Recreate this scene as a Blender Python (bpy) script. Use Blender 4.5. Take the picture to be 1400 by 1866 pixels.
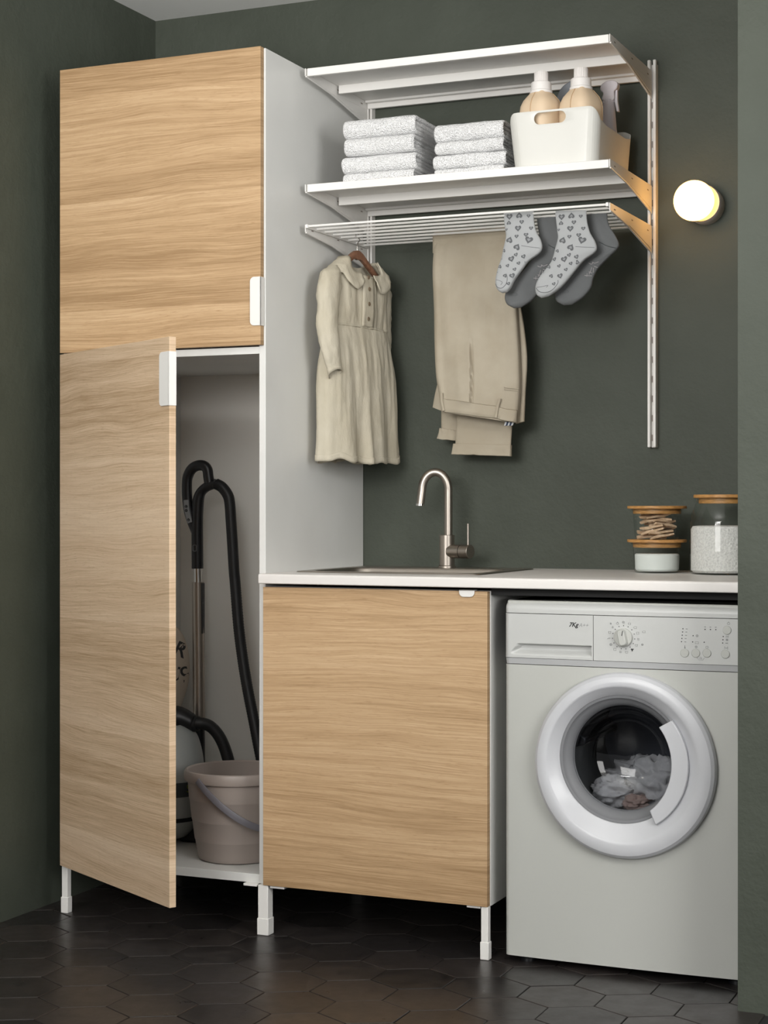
import bpy, bmesh, math, random
from mathutils import Vector, Matrix, noise
from mathutils.bvhtree import BVHTree
R = random.Random(7)
PI = math.pi
for o in list(bpy.data.objects): bpy.data.objects.remove(o)
scene = bpy.context.scene
C = scene.collection

# ------------------------------------------------------------------ camera
F_PX, YAW, CX, CY = 3112.34, 0.4086, 700.0, 925.64
CAM = Vector((2.5778, -3.7972, 1.0689))
cam_data = bpy.data.cameras.new('camera')
cam = bpy.data.objects.new('camera', cam_data); C.objects.link(cam)
cam.location = CAM; cam.rotation_euler = (PI/2, 0, YAW)
cam_data.sensor_fit = 'HORIZONTAL'; cam_data.sensor_width = 36
cam_data.lens = 36*F_PX/1400
cam_data.shift_y = -(933-CY)/1400
cam_data.clip_start = .05
scene.camera = cam

# ------------------------------------------------------------------ world, lights, exposure
world = bpy.data.worlds.new('world'); scene.world = world; world.use_nodes = True
wn = world.node_tree.nodes['Background']
wn.inputs[0].default_value = (.97, .98, 1.0, 1); wn.inputs[1].default_value = .40
def area(name, loc, target, sx, sy, power, col):
    l = bpy.data.lights.new(name, 'AREA'); l.shape = 'RECTANGLE'; l.size = sx; l.size_y = sy
    l.energy = power; l.color = col
    o = bpy.data.objects.new(name, l); C.objects.link(o); o.location = loc
    o.rotation_euler = (Vector(target)-Vector(loc)).to_track_quat('-Z', 'Y').to_euler()
    return o
area('window_daylight', (.75, -5.2, 2.0), (.5, 0, 1.7), 1.9, 1.5, 92, (1.0, .985, .96))
area('side_window_daylight', (4.4, -2.4, 1.75), (.6, .2, 1.4), 1.6, 1.5, 70, (1.0, .99, .965))
area('added_ceiling_fill', (1.3, -2.7, 1.75), (1.1, -2.2, 2.6), 1.0, 1.0, 70, (1.0, .985, .96))  # unseen fill light, added to brighten the ceiling
scene.view_settings.view_transform = 'Standard'
scene.view_settings.look = 'None'
scene.view_settings.gamma = 1
scene.view_settings.use_curve_mapping = False
scene.view_settings.exposure = 0.0

# ------------------------------------------------------------------ helpers
_c, _s = math.cos(YAW), math.sin(YAW)
def at(u, v, Y):
    "world point on the plane y=Y seen at photo pixel u,v"
    r = (u-CX)/F_PX; w = -(v-CY)/F_PX
    d = Vector((-_s+_c*r, _c+_s*r, w)); t = (Y-CAM.y)/d.y
    return CAM+d*t
def lin(h):
    h = h.lstrip('#'); out = []
    for i in (0, 2, 4):
        c = int(h[i:i+2], 16)/255
        out.append(c/12.92 if c <= .04045 else ((c+.055)/1.055)**2.4)
    return tuple(out)+(1,)
def sstep(a, b, x):
    t = max(0, min(1, (x-a)/(b-a))); return t*t*(3-2*t)
def interp(tab, x):
    if x <= tab[0][0]: return tab[0][1]
    for (x0, y0), (x1, y1) in zip(tab, tab[1:]):
        if x <= x1:
            t = (x-x0)/(x1-x0); t = t*t*(3-2*t)*.5+t*.5
            return y0+(y1-y0)*t
    return tab[-1][1]
def spline(pts, n):
    "Catmull-Rom through pts, n samples"
    P = [Vector(p) for p in pts]; P = [P[0]*2-P[1]]+P+[P[-1]*2-P[-2]]
    out = []; m = len(P)-3
    for i in range(n):
        t = i/(n-1)*m; k = min(int(t), m-1); t -= k
        a, b, c, d = P[k:k+4]
        out.append(.5*((2*b)+(c-a)*t+(2*a-5*b+4*c-d)*t*t+(3*b-a-3*c+d)*t**3))
    return out

class MB:
    def __init__(s): s.v = []; s.f = []
    def add(s, vs, fs):
        o = len(s.v); s.v += [Vector(p) for p in vs]; s.f += [tuple(i+o for i in q) for q in fs]; return s
    def box(s, x0, x1, y0, y1, z0, z1):
        return s.add([(x0,y0,z0),(x1,y0,z0),(x1,y1,z0),(x0,y1,z0),(x0,y0,z1),(x1,y0,z1),(x1,y1,z1),(x0,y1,z1)],
                     [(0,3,2,1),(4,5,6,7),(0,1,5,4),(1,2,6,5),(2,3,7,6),(3,0,4,7)])
    def grid(s, rows, closed=False, cap0=False, cap1=False):
        n = len(rows[0]); vs = [p for r in rows for p in r]; fs = []
        for i in range(len(rows)-1):
            for j in range(n if closed else n-1):
                k = (j+1) % n
                fs.append((i*n+j, i*n+k, (i+1)*n+k, (i+1)*n+j))
        if cap0: fs.append(tuple(reversed(range(n))))
        if cap1: fs.append(tuple(range((len(rows)-1)*n, len(rows)*n)))
        return s.add(vs, fs)
    def tube(s, path, rad, seg=12, caps=True):
        P = [Vector(p) for p in path]; rows = []; up = None
        for i, p in enumerate(P):
            t = (P[min(i+1, len(P)-1)]-P[max(i-1, 0)]).normalized()
            if up is None:
                up = Vector((0,0,1)) if abs(t.z) < .9 else Vector((0,1,0))
            a = t.cross(up).normalized(); up = a.cross(t).normalized()
            r = rad(i/(len(P)-1)) if callable(rad) else rad
            rx, ry = r if isinstance(r, tuple) else (r, r)
            rows.append([p+a*math.cos(2*PI*k/seg)*rx+up*math.sin(2*PI*k/seg)*ry for k in range(seg)])
        return s.grid(rows, True, caps, caps)
    def lathe(s, prof, c, axis='Z', seg=40, cap0=False, cap1=False, wob=None):
        rows = []
        for r, h in prof:
            row = []
            for k in range(seg):
                a = 2*PI*k/seg; rr = r*(wob(a) if wob else 1)
                x, y = rr*math.cos(a), rr*math.sin(a)
                p = {'Z': (x, y, h), 'Y': (x, h, y), 'X': (h, x, y)}[axis]
                row.append(Vector(p)+Vector(c))
            rows.append(row)
        return s.grid(rows, True, cap0, cap1)
    def prism(s, poly, d0, d1, plane='XZ'):
        n = len(poly)
        def P(a, b, d): return {'XZ': (a, d, b), 'XY': (a, b, d), 'YZ': (d, a, b)}[plane]
        vs = [P(a, b, d0) for a, b in poly]+[P(a, b, d1) for a, b in poly]
        fs = [tuple(range(n)), tuple(reversed(range(n, 2*n)))]+[(i, (i+1) % n, n+(i+1) % n, n+i) for i in range(n)]
        return s.add(vs, fs)
    def xf(s, m): s.v = [m@p for p in s.v]; return s
    def bvh(s): return BVHTree.FromPolygons(s.v, s.f)

ORG = {}
def tag(o, label, cat, group=None):
    o['label'] = label; o['category'] = cat
    if group: o['group'] = group
    return o
def thing(name, label, cat, loc=(0,0,0), group=None):
    o = bpy.data.objects.new(name, None); C.objects.link(o); o.location = loc; o.empty_display_size = .05
    ORG[o] = Vector(loc)
    return tag(o, label, cat, group)
def build(mb, name, mat, parent=None, bevel=0, angle=40, smooth=True, origin=None, subsurf=0, label=None, solid=0, keep_local=False):
    org = ORG.get(parent, Vector((0,0,0))) if parent else Vector(origin or (0,0,0))
    me = bpy.data.meshes.new(name)
    me.from_pydata([tuple(p-org) for p in mb.v], [], mb.f)
    bm = bmesh.new(); bm.from_mesh(me); bmesh.ops.recalc_face_normals(bm, faces=bm.faces); bm.to_mesh(me); bm.free()
    if smooth:
        me.shade_smooth()
        if angle: me.set_sharp_from_angle(angle=math.radians(angle))
    if mat: me.materials.append(mat)
    o = bpy.data.objects.new(name, me); C.objects.link(o)
    if parent: o.parent = parent; ORG[o] = org
    else: o.location = org; ORG[o] = org
    if solid:
        m = o.modifiers.new('solid', 'SOLIDIFY'); m.thickness = solid; m.offset = 0
    if bevel:
        m = o.modifiers.new('bevel', 'BEVEL'); m.width = bevel; m.segments = 2; m.limit_method = 'ANGLE'; m.angle_limit = math.radians(35)
        m.harden_normals = False
    if subsurf:
        m = o.modifiers.new('sub', 'SUBSURF'); m.levels = subsurf; m.render_levels = subsurf
    if label: o['label'] = label
    return o
def text_mb(txt, size, shear=0, bold=0):
    cu = bpy.data.curves.new('txt', 'FONT'); cu.body = txt; cu.size = size; cu.shear = shear; cu.offset = bold
    cu.resolution_u = 3
    o = bpy.data.objects.new('txt', cu); C.objects.link(o)
    dg = bpy.context.evaluated_depsgraph_get(); me = bpy.data.meshes.new_from_object(o.evaluated_get(dg))
    mb = MB(); mb.add([v.co.copy() for v in me.vertices], [tuple(p.vertices) for p in me.polygons])
    bpy.data.objects.remove(o); bpy.data.meshes.remove(me)
    return mb
def rrect(x0, x1, y0, y1, r, n=5, corners=(1,1,1,1)):
    "rounded rectangle outline, corners: bl, br, tr, tl"
    out = []
    for (cx, cy, a0, on) in ((x0, y0, PI, corners[0]), (x1, y0, 1.5*PI, corners[1]), (x1, y1, 0, corners[2]), (x0, y1, .5*PI, corners[3])):
        if not on: out.append((cx, cy)); continue
        ox = cx+(r if cx == x0 else -r); oy = cy+(r if cy == y0 else -r)
        for k in range(n+1):
            a = a0+k/n*PI/2; out.append((ox+r*math.cos(a), oy+r*math.sin(a)))
    return out
def slab_rows(left, right, yc, T, rows=60, cols=24, yfun=None, disp=None, pw=.6):
    L = spline([(a, b, 0) for a, b in left], rows); Rr = spline([(a, b, 0) for a, b in right], rows)
    out = []
    for i in range(rows):
        t = i/(rows-1); tk = T(t) if callable(T) else T
        y0 = yfun(t) if yfun else yc; row = []
        for j in range(cols):
            a = 2*PI*j/cols; u = .5-.5*math.cos(a); sn = math.sin(a)
            d = tk*(abs(sn)**pw)*(1 if sn > 0 else -1)
            p = L[i].lerp(Rr[i], u)
            y = y0-d
            if disp and sn > 0.05: y -= disp(u, t)*min(1, sn*2)
            row.append(Vector((p.x, y, p.y)))
        out.append(row)
    return out

# ------------------------------------------------------------------ materials
MATS = {}
def mat(name, col, rough=.5, metal=0, spec=.5, bump=None, bump2=None, vary=None, coat=0, emit=None, sheen=0, trans=0):
    m = bpy.data.materials.new(name); m.use_nodes = True; MATS[name] = m
    nt = m.node_tree; b = nt.nodes['Principled BSDF']
    c = lin(col) if isinstance(col, str) else col
    b.inputs['Base Color'].default_value = c; b.inputs['Roughness'].default_value = rough
    b.inputs['Metallic'].default_value = metal; b.inputs['Specular IOR Level'].default_value = spec
    b.inputs['Coat Weight'].default_value = coat; b.inputs['Sheen Weight'].default_value = sheen
    b.inputs['Transmission Weight'].default_value = trans
    if emit: b.inputs['Emission Color'].default_value = emit[0]; b.inputs['Emission Strength'].default_value = emit[1]
    tc = nt.nodes.new('ShaderNodeTexCoord')
    def noise_node(scale, detail=3, stretch=None, kind='noise'):
        src = tc.outputs['Object']
        if stretch:
            mp = nt.nodes.new('ShaderNodeMapping'); mp.inputs['Scale'].default_value = stretch
            nt.links.new(src, mp.inputs[0]); src = mp.outputs[0]
        if kind == 'noise':
            n = nt.nodes.new('ShaderNodeTexNoise'); n.inputs['Detail'].default_value = detail
        else:
            n = nt.nodes.new('ShaderNodeTexVoronoi')
        n.inputs['Scale'].default_value = scale; nt.links.new(src, n.inputs['Vector'])
        return n.outputs[0]
    last = None
    for bp in (bump, bump2):
        if not bp: continue
        o = noise_node(bp[0], 3, bp[3] if len(bp) > 3 else None, bp[4] if len(bp) > 4 else 'noise')
        bn = nt.nodes.new('ShaderNodeBump'); bn.inputs['Strength'].default_value = bp[1]; bn.inputs['Distance'].default_value = bp[2]
        nt.links.new(o, bn.inputs['Height'])
        if last: nt.links.new(last, bn.inputs['Normal'])
        last = bn.outputs[0]
    if last: nt.links.new(last, b.inputs['Normal'])
    if vary:   # (scale, colour2, lo, hi, stretch)
        o = noise_node(vary[0], 4, vary[4] if len(vary) > 4 else None)
        mr = nt.nodes.new('ShaderNodeMapRange'); mr.inputs[1].default_value = vary[2]; mr.inputs[2].default_value = vary[3]
        mx = nt.nodes.new('ShaderNodeMix'); mx.data_type = 'RGBA'
        mx.inputs[6].default_value = c; mx.inputs[7].default_value = lin(vary[1])
        nt.links.new(o, mr.inputs[0]); nt.links.new(mr.outputs[0], mx.inputs[0]); nt.links.new(mx.outputs[2], b.inputs['Base Color'])
    return m
def thin_glass(name, tint=(.96,.98,.97,1), boost=1.0, rough=.02):
    m = bpy.data.materials.new(name); m.use_nodes = True; nt = m.node_tree; nt.nodes.clear()
    out = nt.nodes.new('ShaderNodeOutputMaterial'); mx = nt.nodes.new('ShaderNodeMixShader')
    tr = nt.nodes.new('ShaderNodeBsdfTransparent'); tr.inputs[0].default_value = tint
    gl = nt.nodes.new('ShaderNodeBsdfGlossy'); gl.inputs['Roughness'].default_value = rough
    lw = nt.nodes.new('ShaderNodeLayerWeight'); lw.inputs[0].default_value = .5
    pw = nt.nodes.new('ShaderNodeMath'); pw.operation = 'POWER'; pw.inputs[1].default_value = 4.5
    ml = nt.nodes.new('ShaderNodeMath'); ml.operation = 'MULTIPLY_ADD'; ml.inputs[1].default_value = .55*boost; ml.inputs[2].default_value = .035*boost; ml.use_clamp = True
    nt.links.new(lw.outputs['Facing'], pw.inputs[0]); nt.links.new(pw.outputs[0], ml.inputs[0]); nt.links.new(ml.outputs[0], mx.inputs[0])
    nt.links.new(tr.outputs[0], mx.inputs[1]); nt.links.new(gl.outputs[0], mx.inputs[2]); nt.links.new(mx.outputs[0], out.inputs[0])
    return m
def oak(name, seed, light='#caac88', dark='#9b7d5a', mid='#b99a75'):
    m = bpy.data.materials.new(name); m.use_nodes = True; nt = m.node_tree; b = nt.nodes['Principled BSDF']
    N = nt.nodes.new; Lk = nt.links.new
    tc = N('ShaderNodeTexCoord'); off = N('ShaderNodeVectorMath'); off.operation = 'ADD'; off.inputs[1].default_value = (seed*3.17, seed*1.3, seed*5.7)
    Lk(tc.outputs['Object'], off.inputs[0])
    def mapped(sc, src=None):
        mp = N('ShaderNodeMapping'); mp.inputs['Scale'].default_value = sc; Lk(src or off.outputs[0], mp.inputs[0]); return mp.outputs[0]
    def nz(sc, detail, rough=.5, dist=0, src=None):
        n = N('ShaderNodeTexNoise'); n.inputs['Scale'].default_value = 1; n.inputs['Detail'].default_value = detail
        n.inputs['Roughness'].default_value = rough; n.inputs['Distortion'].default_value = dist
        Lk(mapped(sc, src), n.inputs['Vector']); return n.outputs[0]
    def math_(op, a, bb):
        n = N('ShaderNodeMath'); n.operation = op
        for i, q in enumerate((a, bb)):
            if isinstance(q, (int, float)): n.inputs[i].default_value = q
            else: Lk(q, n.inputs[i])
        return n.outputs[0]
    # warp the height coordinate so that the grain runs in long slow arcs
    w1 = nz((1.3, 1, 4.2), 2); w2 = nz((4, 1, 16), 2)
    warp = math_('ADD', math_('MULTIPLY', math_('SUBTRACT', w1, .5), .085), math_('MULTIPLY', math_('SUBTRACT', w2, .5), .012))
    cb = N('ShaderNodeCombineXYZ'); Lk(warp, cb.inputs[2])
    # edge-glued boards of unequal tone, about nine centimetres tall
    sz = N('ShaderNodeSeparateXYZ'); Lk(off.outputs[0], sz.inputs[0])
    wob = nz((.8, 1, 1.5), 1)
    pl = math_('FLOOR', math_('ADD', math_('MULTIPLY', sz.outputs[2], 10.8), math_('MULTIPLY', wob, .5)), 0)
    wv = N('ShaderNodeTexWhiteNoise'); wv.noise_dimensions = '1D'; Lk(pl, wv.inputs['W'])
    Lk(math_('MULTIPLY', wv.outputs['Value'], 3.0), cb.inputs[0])
    ad = N('ShaderNodeVectorMath'); ad.operation = 'ADD'; Lk(off.outputs[0], ad.inputs[0]); Lk(cb.outputs[0], ad.inputs[1]); W = ad.outputs[0]
    broad = nz((.55, 1, 11), 3, .55, 0, W)
    band = nz((1.1, 1, 60), 5, .68, 0, W)
    fibre = nz((7, 2, 420), 3, .6, 0, W)
    pore = nz((38, 2, 900), 2, .5, 0, W)
    v = math_('ADD', math_('MULTIPLY', broad, .60), math_('ADD', math_('MULTIPLY', band, .55), math_('MULTIPLY', fibre, .70)))
    cr = N('ShaderNodeValToRGB'); e = cr.color_ramp.elements
    e[0].position = .42; e[0].color = lin(dark); e[1].position = .70; e[1].color = lin(light)
    k = e.new(.57); k.color = lin(mid)
    v = math_('ADD', v, math_('MULTIPLY', math_('SUBTRACT', wv.outputs['Value'], .5), .16))
    Lk(math_('MULTIPLY', v, .605), cr.inputs[0])
    streak = nz((.8, 1, 130), 3, .6, 0, W)
    pr = N('ShaderNodeMapRange'); pr.inputs[1].default_value = .60; pr.inputs[2].default_value = .72; Lk(pore, pr.inputs[0])
    mx = N('ShaderNodeMix'); mx.data_type = 'RGBA'; mx.inputs[7].default_value = lin('#8d6a45')
    sr = N('ShaderNodeMapRange'); sr.inputs[1].default_value = .57; sr.inputs[2].default_value = .72; Lk(streak, sr.inputs[0])
    Lk(math_('MAXIMUM', math_('MULTIPLY', pr.outputs[0], .45), math_('MULTIPLY', sr.outputs[0], .26)), mx.inputs[0]); Lk(cr.outputs[0], mx.inputs[6]); Lk(mx.outputs[2], b.inputs['Base Color'])
    b.inputs['Roughness'].default_value = .55; b.inputs['Specular IOR Level'].default_value = .35
    bn = N('ShaderNodeBump'); bn.inputs['Strength'].default_value = .25; bn.inputs['Distance'].default_value = .0006
    Lk(math_('ADD', fibre, pore), bn.inputs['Height']); Lk(bn.outputs[0], b.inputs['Normal'])
    return m
WALL = mat('green_grey_paint', '#464b42', .62, spec=.35, bump=(26, .55, .004), bump2=(120, .5, .0015), vary=(5, '#41463d', .35, .65))
CEIL = mat('ceiling_paint', '#efefed', .8, bump=(90, .3, .001))
WHITE = mat('white_lacquer', '#dcdcd9', .42, vary=(3, '#d6d6d3', .4, .6))
WHITEM = mat('white_powder_coat', '#e3e1dd', .4)
WTOP = mat('white_worktop', '#dedad6', .4, bump=(300, .12, .0005))
INNER = mat('white_melamine', '#e8e5df', .5)
TILE = None
STEEL = mat('brushed_steel', '#a8a097', .36, metal=1, bump=(60, .15, .0003, (1, 1, 40)))
CHROME = mat('polished_steel', '#c9c7c4', .12, metal=1)
BLACK = mat('black_plastic', '#16171a', .38)
HOSEM = mat('black_ribbed_hose', '#1a1b1d', .5)
WPL = mat('white_appliance', '#b9bab5', .32, coat=.15)
WPANEL = mat('white_control_panel', '#bfc0be', .38)
RINGM = mat('white_door_plastic', '#c6c7cb', .36, coat=.15)
GREYPL = mat('grey_plastic', '#8b8d8f', .4)
RUBBER = mat('grey_rubber', '#76777a', .55)
DRUM = mat('dark_drum_steel', '#3c3d40', .35, metal=.9)
INK = mat('dark_print', '#2a2a2b', .6)
INKG = mat('grey_print', '#8d8e8e', .6)
LINEN = mat('cream_linen', '#bfb8a7', .85, spec=.2, bump=(700, .35, .0008, (1, 1, .35)), bump2=(45, .7, .005, (1, 1, .5)), vary=(9, '#b3ab98', .35, .65))
CHINO = mat('beige_cotton', '#aea594', .85, spec=.2, bump=(900, .3, .0006, (1, 1, .5)), bump2=(30, .25, .004), vary=(12, '#a69c8a', .35, .65))
SOCKL = mat('light_grey_knit', '#a6a8a9', .9, spec=.15, bump=(900, .5, .001, (1.6, 1, .7)))
SOCKD = mat('dark_grey_knit', '#67696a', .9, spec=.15, bump=(900, .5, .001, (1.6, 1, .7)))
HEART = mat('dark_grey_yarn', '#5d5f61', .9)
TERRY = mat('white_terry', '#f0f0f0', .95, spec=.1, bump=(330, 1.0, .004, (1, 1, 1), 'vor'), bump2=(120, .6, .004), sheen=.3)
BOXM = mat('white_box_plastic', '#d0cfc9', .38)
BEIGE = mat('beige_bottle_plastic', '#dac3a6', .42)
SEAM = mat('beige_bottle_seam', '#b89a78', .5)
CAPM = mat('white_cap_plastic', '#e3dfdc', .4)
SPRAY = mat('smoky_grey_plastic', '#c4bec2', .3)
SPRAYD = mat('dull_grey_plastic', '#8d9299', .4)
HANG = mat('brown_hanger_wood', '#8a6450', .45, vary=(30, '#78543f', .4, .6, (1, 6, 1)))
WIRE = mat('hook_wire', '#bdbab5', .25, metal=1)
BTN = mat('brown_button', '#736451', .5)
BAMBOO = mat('bamboo', '#c69357', .5, bump=(200, .2, .0005), vary=(60, '#a97a43', .4, .62, (1, 1, 6)))
PEGW = mat('peg_wood', '#d9bd9f', .65, vary=(90, '#c2a485', .4, .6))
POWDER = mat('white_powder', '#e4e2df', .95, bump=(170, .9, .004), vary=(220, '#c9c7c5', .4, .7))
POWDERF = mat('fine_white_powder', '#dfe3e0', .95, bump=(500, .2, .0008))
GLASS = thin_glass('jar_glass', (.97,.985,.978,1), .9)
PORTGLASS = thin_glass('porthole_glass', (.62,.64,.68,1), 1.1)
BUCKET = mat('taupe_plastic', '#9f948d', .42)
BHANDLE = mat('slate_grey_plastic', '#6e6c72', .45)
VACB = mat('pale_grey_plastic', '#9fa3a1', .35, coat=.2)
VACD = mat('charcoal_plastic', '#3b4042', .4)
LIME = mat('lime_mark', '#7d8a2a', .5)
CANVAS = mat('cream_canvas', '#b3a798', .9, bump=(500, .4, .001))
DARKGAP = mat('gap_shade', '#1b1b1b', .8)  # near-black colour standing in for the shade inside gaps
STRIPEW = mat('lining_white', '#c9ccd0', .9)
STRIPEB = mat('lining_blue', '#39455c', .9)
CLOTHW = mat('white_laundry', '#cbc8c4', .95, bump=(150, .4, .002), bump2=(25, .6, .01))
CLOTHP = mat('pink_laundry', '#b79f93', .95, bump=(150, .4, .002), bump2=(25, .6, .01))
LAMPB = mat('lamp_base_enamel', '#d9cfc8', .45)
SCREWM = mat('zinc', '#8a8a88', .35, metal=1)
# ------------------------------------------------------------------ the room
def struct(mb, name, m, **k):
    o = build(mb, name, m, **k); o['kind'] = 'structure'; return o
BACK, LEFTX, CEILZ = .622, -.081, 2.526
struct(MB().box(LEFTX-.1, 2.6, BACK, BACK+.1, -.05, CEILZ+.05), 'wall_back', WALL)
struct(MB().box(LEFTX-.1, LEFTX, -5.6, BACK, -.05, CEILZ+.05), 'wall_left', WALL)
struct(MB().box(1.826, 4.6, -.168, BACK, -.05, CEILZ+.05), 'wall_right', WALL)
struct(MB().box(LEFTX-.1, 4.6, -5.6, BACK+.1, CEILZ, CEILZ+.1), 'ceiling', CEIL)
# floor: recessed dark joint bed with one hexagonal tile per child
GROUT = mat('dark_grout', '#1b1a1a', .8)
floor = struct(MB().box(LEFTX-.1, 4.6, -5.6, BACK+.1, -.06, -.0035), 'floor', GROUT)
TILE = bpy.data.materials.new('charcoal_tile'); TILE.use_nodes = True
def tile_nodes(m):
    nt = m.node_tree; b = nt.nodes['Principled BSDF']; N = nt.nodes.new
    tc = N('ShaderNodeTexCoord'); oi = N('ShaderNodeObjectInfo'); ge = N('ShaderNodeNewGeometry')
    n = N('ShaderNodeTexNoise'); n.inputs['Scale'].default_value = 16; n.inputs['Detail'].default_value = 6; n.inputs['Roughness'].default_value = .65
    nt.links.new(ge.outputs['Position'], n.inputs['Vector'])
    a = N('ShaderNodeMath'); a.operation = 'MULTIPLY_ADD'; a.inputs[1].default_value = .45
    nt.links.new(oi.outputs['Random'], a.inputs[0]); nt.links.new(n.outputs[0], a.inputs[2])
    cr = N('ShaderNodeValToRGB'); cr.color_ramp.elements[0].position = .35; cr.color_ramp.elements[0].color = lin('#1d1b1b')
    cr.color_ramp.elements[1].position = 1.0; cr.color_ramp.elements[1].color = lin('#332e2c')
    nt.links.new(a.outputs[0], cr.inputs[0]); nt.links.new(cr.outputs[0], b.inputs['Base Color'])
    mr = N('ShaderNodeMapRange'); mr.inputs[1].default_value = .3; mr.inputs[2].default_value = .75; mr.inputs[3].default_value = .26; mr.inputs[4].default_value = .46
    nt.links.new(n.outputs[0], mr.inputs[0]); nt.links.new(mr.outputs[0], b.inputs['Roughness'])
    bn = N('ShaderNodeBump'); bn.inputs['Strength'].default_value = .25; bn.inputs['Distance'].default_value = .001
    nt.links.new(n.outputs[0], bn.inputs['Height']); nt.links.new(bn.outputs[0], b.inputs['Normal'])
    b.inputs['Specular IOR Level'].default_value = .5
tile_nodes(TILE)
PX, PY = .1745, .139
def hexpoly(cx, cy, k):
    hw = PX/2-k; e = .0463-k*.58; a = .0927-k*1.1
    return [(cx, cy-a), (cx+hw, cy-e), (cx+hw, cy+e), (cx, cy+a), (cx-hw, cy+e), (cx-hw, cy-e)]
def hex_mesh(mb, cx, cy, zt):
    o = hexpoly(cx, cy, .0012); i = hexpoly(cx, cy, .0024); n = 6
    vs = [(x, y, -.02) for x, y in o]+[(x, y, zt-.001) for x, y in o]+[(x, y, zt) for x, y in i]
    fs = [(j, (j+1) % n, n+(j+1) % n, n+j) for j in range(n)]+[(n+j, n+(j+1) % n, 2*n+(j+1) % n, 2*n+j) for j in range(n)]+[tuple(range(2*n, 3*n))]
    mb.add(vs, fs)
proto = MB(); hex_mesh(proto, 0, 0, 0)
tile0 = build(proto, 'tile', TILE, floor, angle=20)
first = True; far = MB(); cells = []
for j in range(-40, 7):
    for i in range(-12, 22):
        x = 1.448+i*PX+(PX/2 if j % 2 else 0); y = -.21+j*PY
        if x > LEFTX-.085 and x < 4.55 and y < BACK+.08 and y > -5.5:
            if y > -.3 and x > 1.95: continue
            cells.append((x, y))
cells.sort(key=lambda p: (p[0]-.9)**2*.8+(p[1]+.25)**2)
near = cells[:290]
for x, y in near:
    o = tile0 if first else tile0.copy()
    if not first: C.objects.link(o)
    first = False
    o.parent = floor; o.location = (x, y, R.uniform(-.0006, .0004))
for x, y in cells[290:]: hex_mesh(far, x, y, 0)
ff = build(far, 'tiles', TILE, floor, angle=20); ff['kind'] = 'stuff'

# ------------------------------------------------------------------ cabinets
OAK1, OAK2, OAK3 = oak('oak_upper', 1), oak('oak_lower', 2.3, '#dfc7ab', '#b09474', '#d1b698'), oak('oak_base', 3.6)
def door_obj(name, w, z0, z1, m, parent, hinge=(0,0), rot=0, label=None):
    "door slab, local x from hinge, front face at local y=0"
    mb = MB().box(0, w, 0, .018, 0, z1-z0)
    o = build(mb, name, m, None, bevel=.0008)
    o.parent = parent; o.location = Vector((hinge[0], hinge[1], z0))-ORG[parent]; o.rotation_euler = (0, 0, rot)
    ORG[o] = Vector((0,0,0))
    if label: o['label'] = label
    return o
def leg(parent, x, y, w=.018):
    o = build(MB().box(x, x+w, y, y+w, .03, .125), 'leg', WHITEM, parent, bevel=.0015)
    build(MB().box(x-.0018, x+w+.0018, y-.0018, y+w+.0018, .0, .042), 'foot_sleeve', WHITEM, o, bevel=.0015)
def handle_plate(w, h, corners):
    "rounded plate folding back over the door edge at local x=0 (plate towards -x)"
    mb = MB().prism(rrect(-w, .0022, 0, h, .011, 6, corners), -.0042, -.0012)
    mb.box(-.0002, .0022, -.0042, .018, 0, h)
    return mb
tall = thing('tall_cabinet', 'tall white cabinet with two oak doors, the lower one ajar', 'cabinet', (.3, .32, 0))
CZ0, CZ1 = .125, 2.224
build(MB().box(.0, .018, .020, .62, CZ0, CZ1), 'side_panel', WHITE, tall, bevel=.0008)
build(MB().box(.583, .601, .020, .62, CZ0, CZ1), 'side_panel', WHITE, tall, bevel=.0008)
build(MB().box(.018, .583, .0205, .60, CZ1-.018, CZ1), 'top_panel', WHITE, tall, bevel=.0006)
build(MB().box(.018, .583, .0205, .60, CZ0, .147), 'bottom_panel', WHITE, tall, bevel=.0006)
build(MB().box(.018, .583, .0205, .60, 1.457, 1.475), 'shelf', WHITE, tall, bevel=.0006)
build(MB().box(.018, .583, .600, .608, CZ0, CZ1), 'back_panel', INNER, tall)
d1 = door_obj('door', .596, 1.4775, 2.2245, OAK1, tall, (.001, 0), 0, 'closed upper oak door')
h1 = build(handle_plate(.028, .122, (1,0,0,1)), 'handle', WHITEM, None, bevel=.0007)
h1.parent = d1; h1.location = (.596, 0, .048)
ANG = -.535
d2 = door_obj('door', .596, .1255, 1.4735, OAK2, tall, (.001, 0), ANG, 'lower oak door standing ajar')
h2 = build(handle_plate(.043, .128, (1,0,0,1)), 'handle', WHITEM, None, bevel=.0007)
h2.parent = d2; h2.location = (.596, 0, 1.348-.163)
for zz in (.28, 1.30):
    build(MB().box(.018, .045, .03, .085, zz, zz+.05), 'hinge', SCREWM, tall, bevel=.002)
leg(tall, .004, .004); leg(tall, .5875, .004, .028); leg(tall, .004, .58); leg(tall, .5875, .58, .028)
build(MB().box(.545, .583, .006, .03, .119, .125), 'levelling_bracket', WHITEM, tall, bevel=.001)

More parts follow.
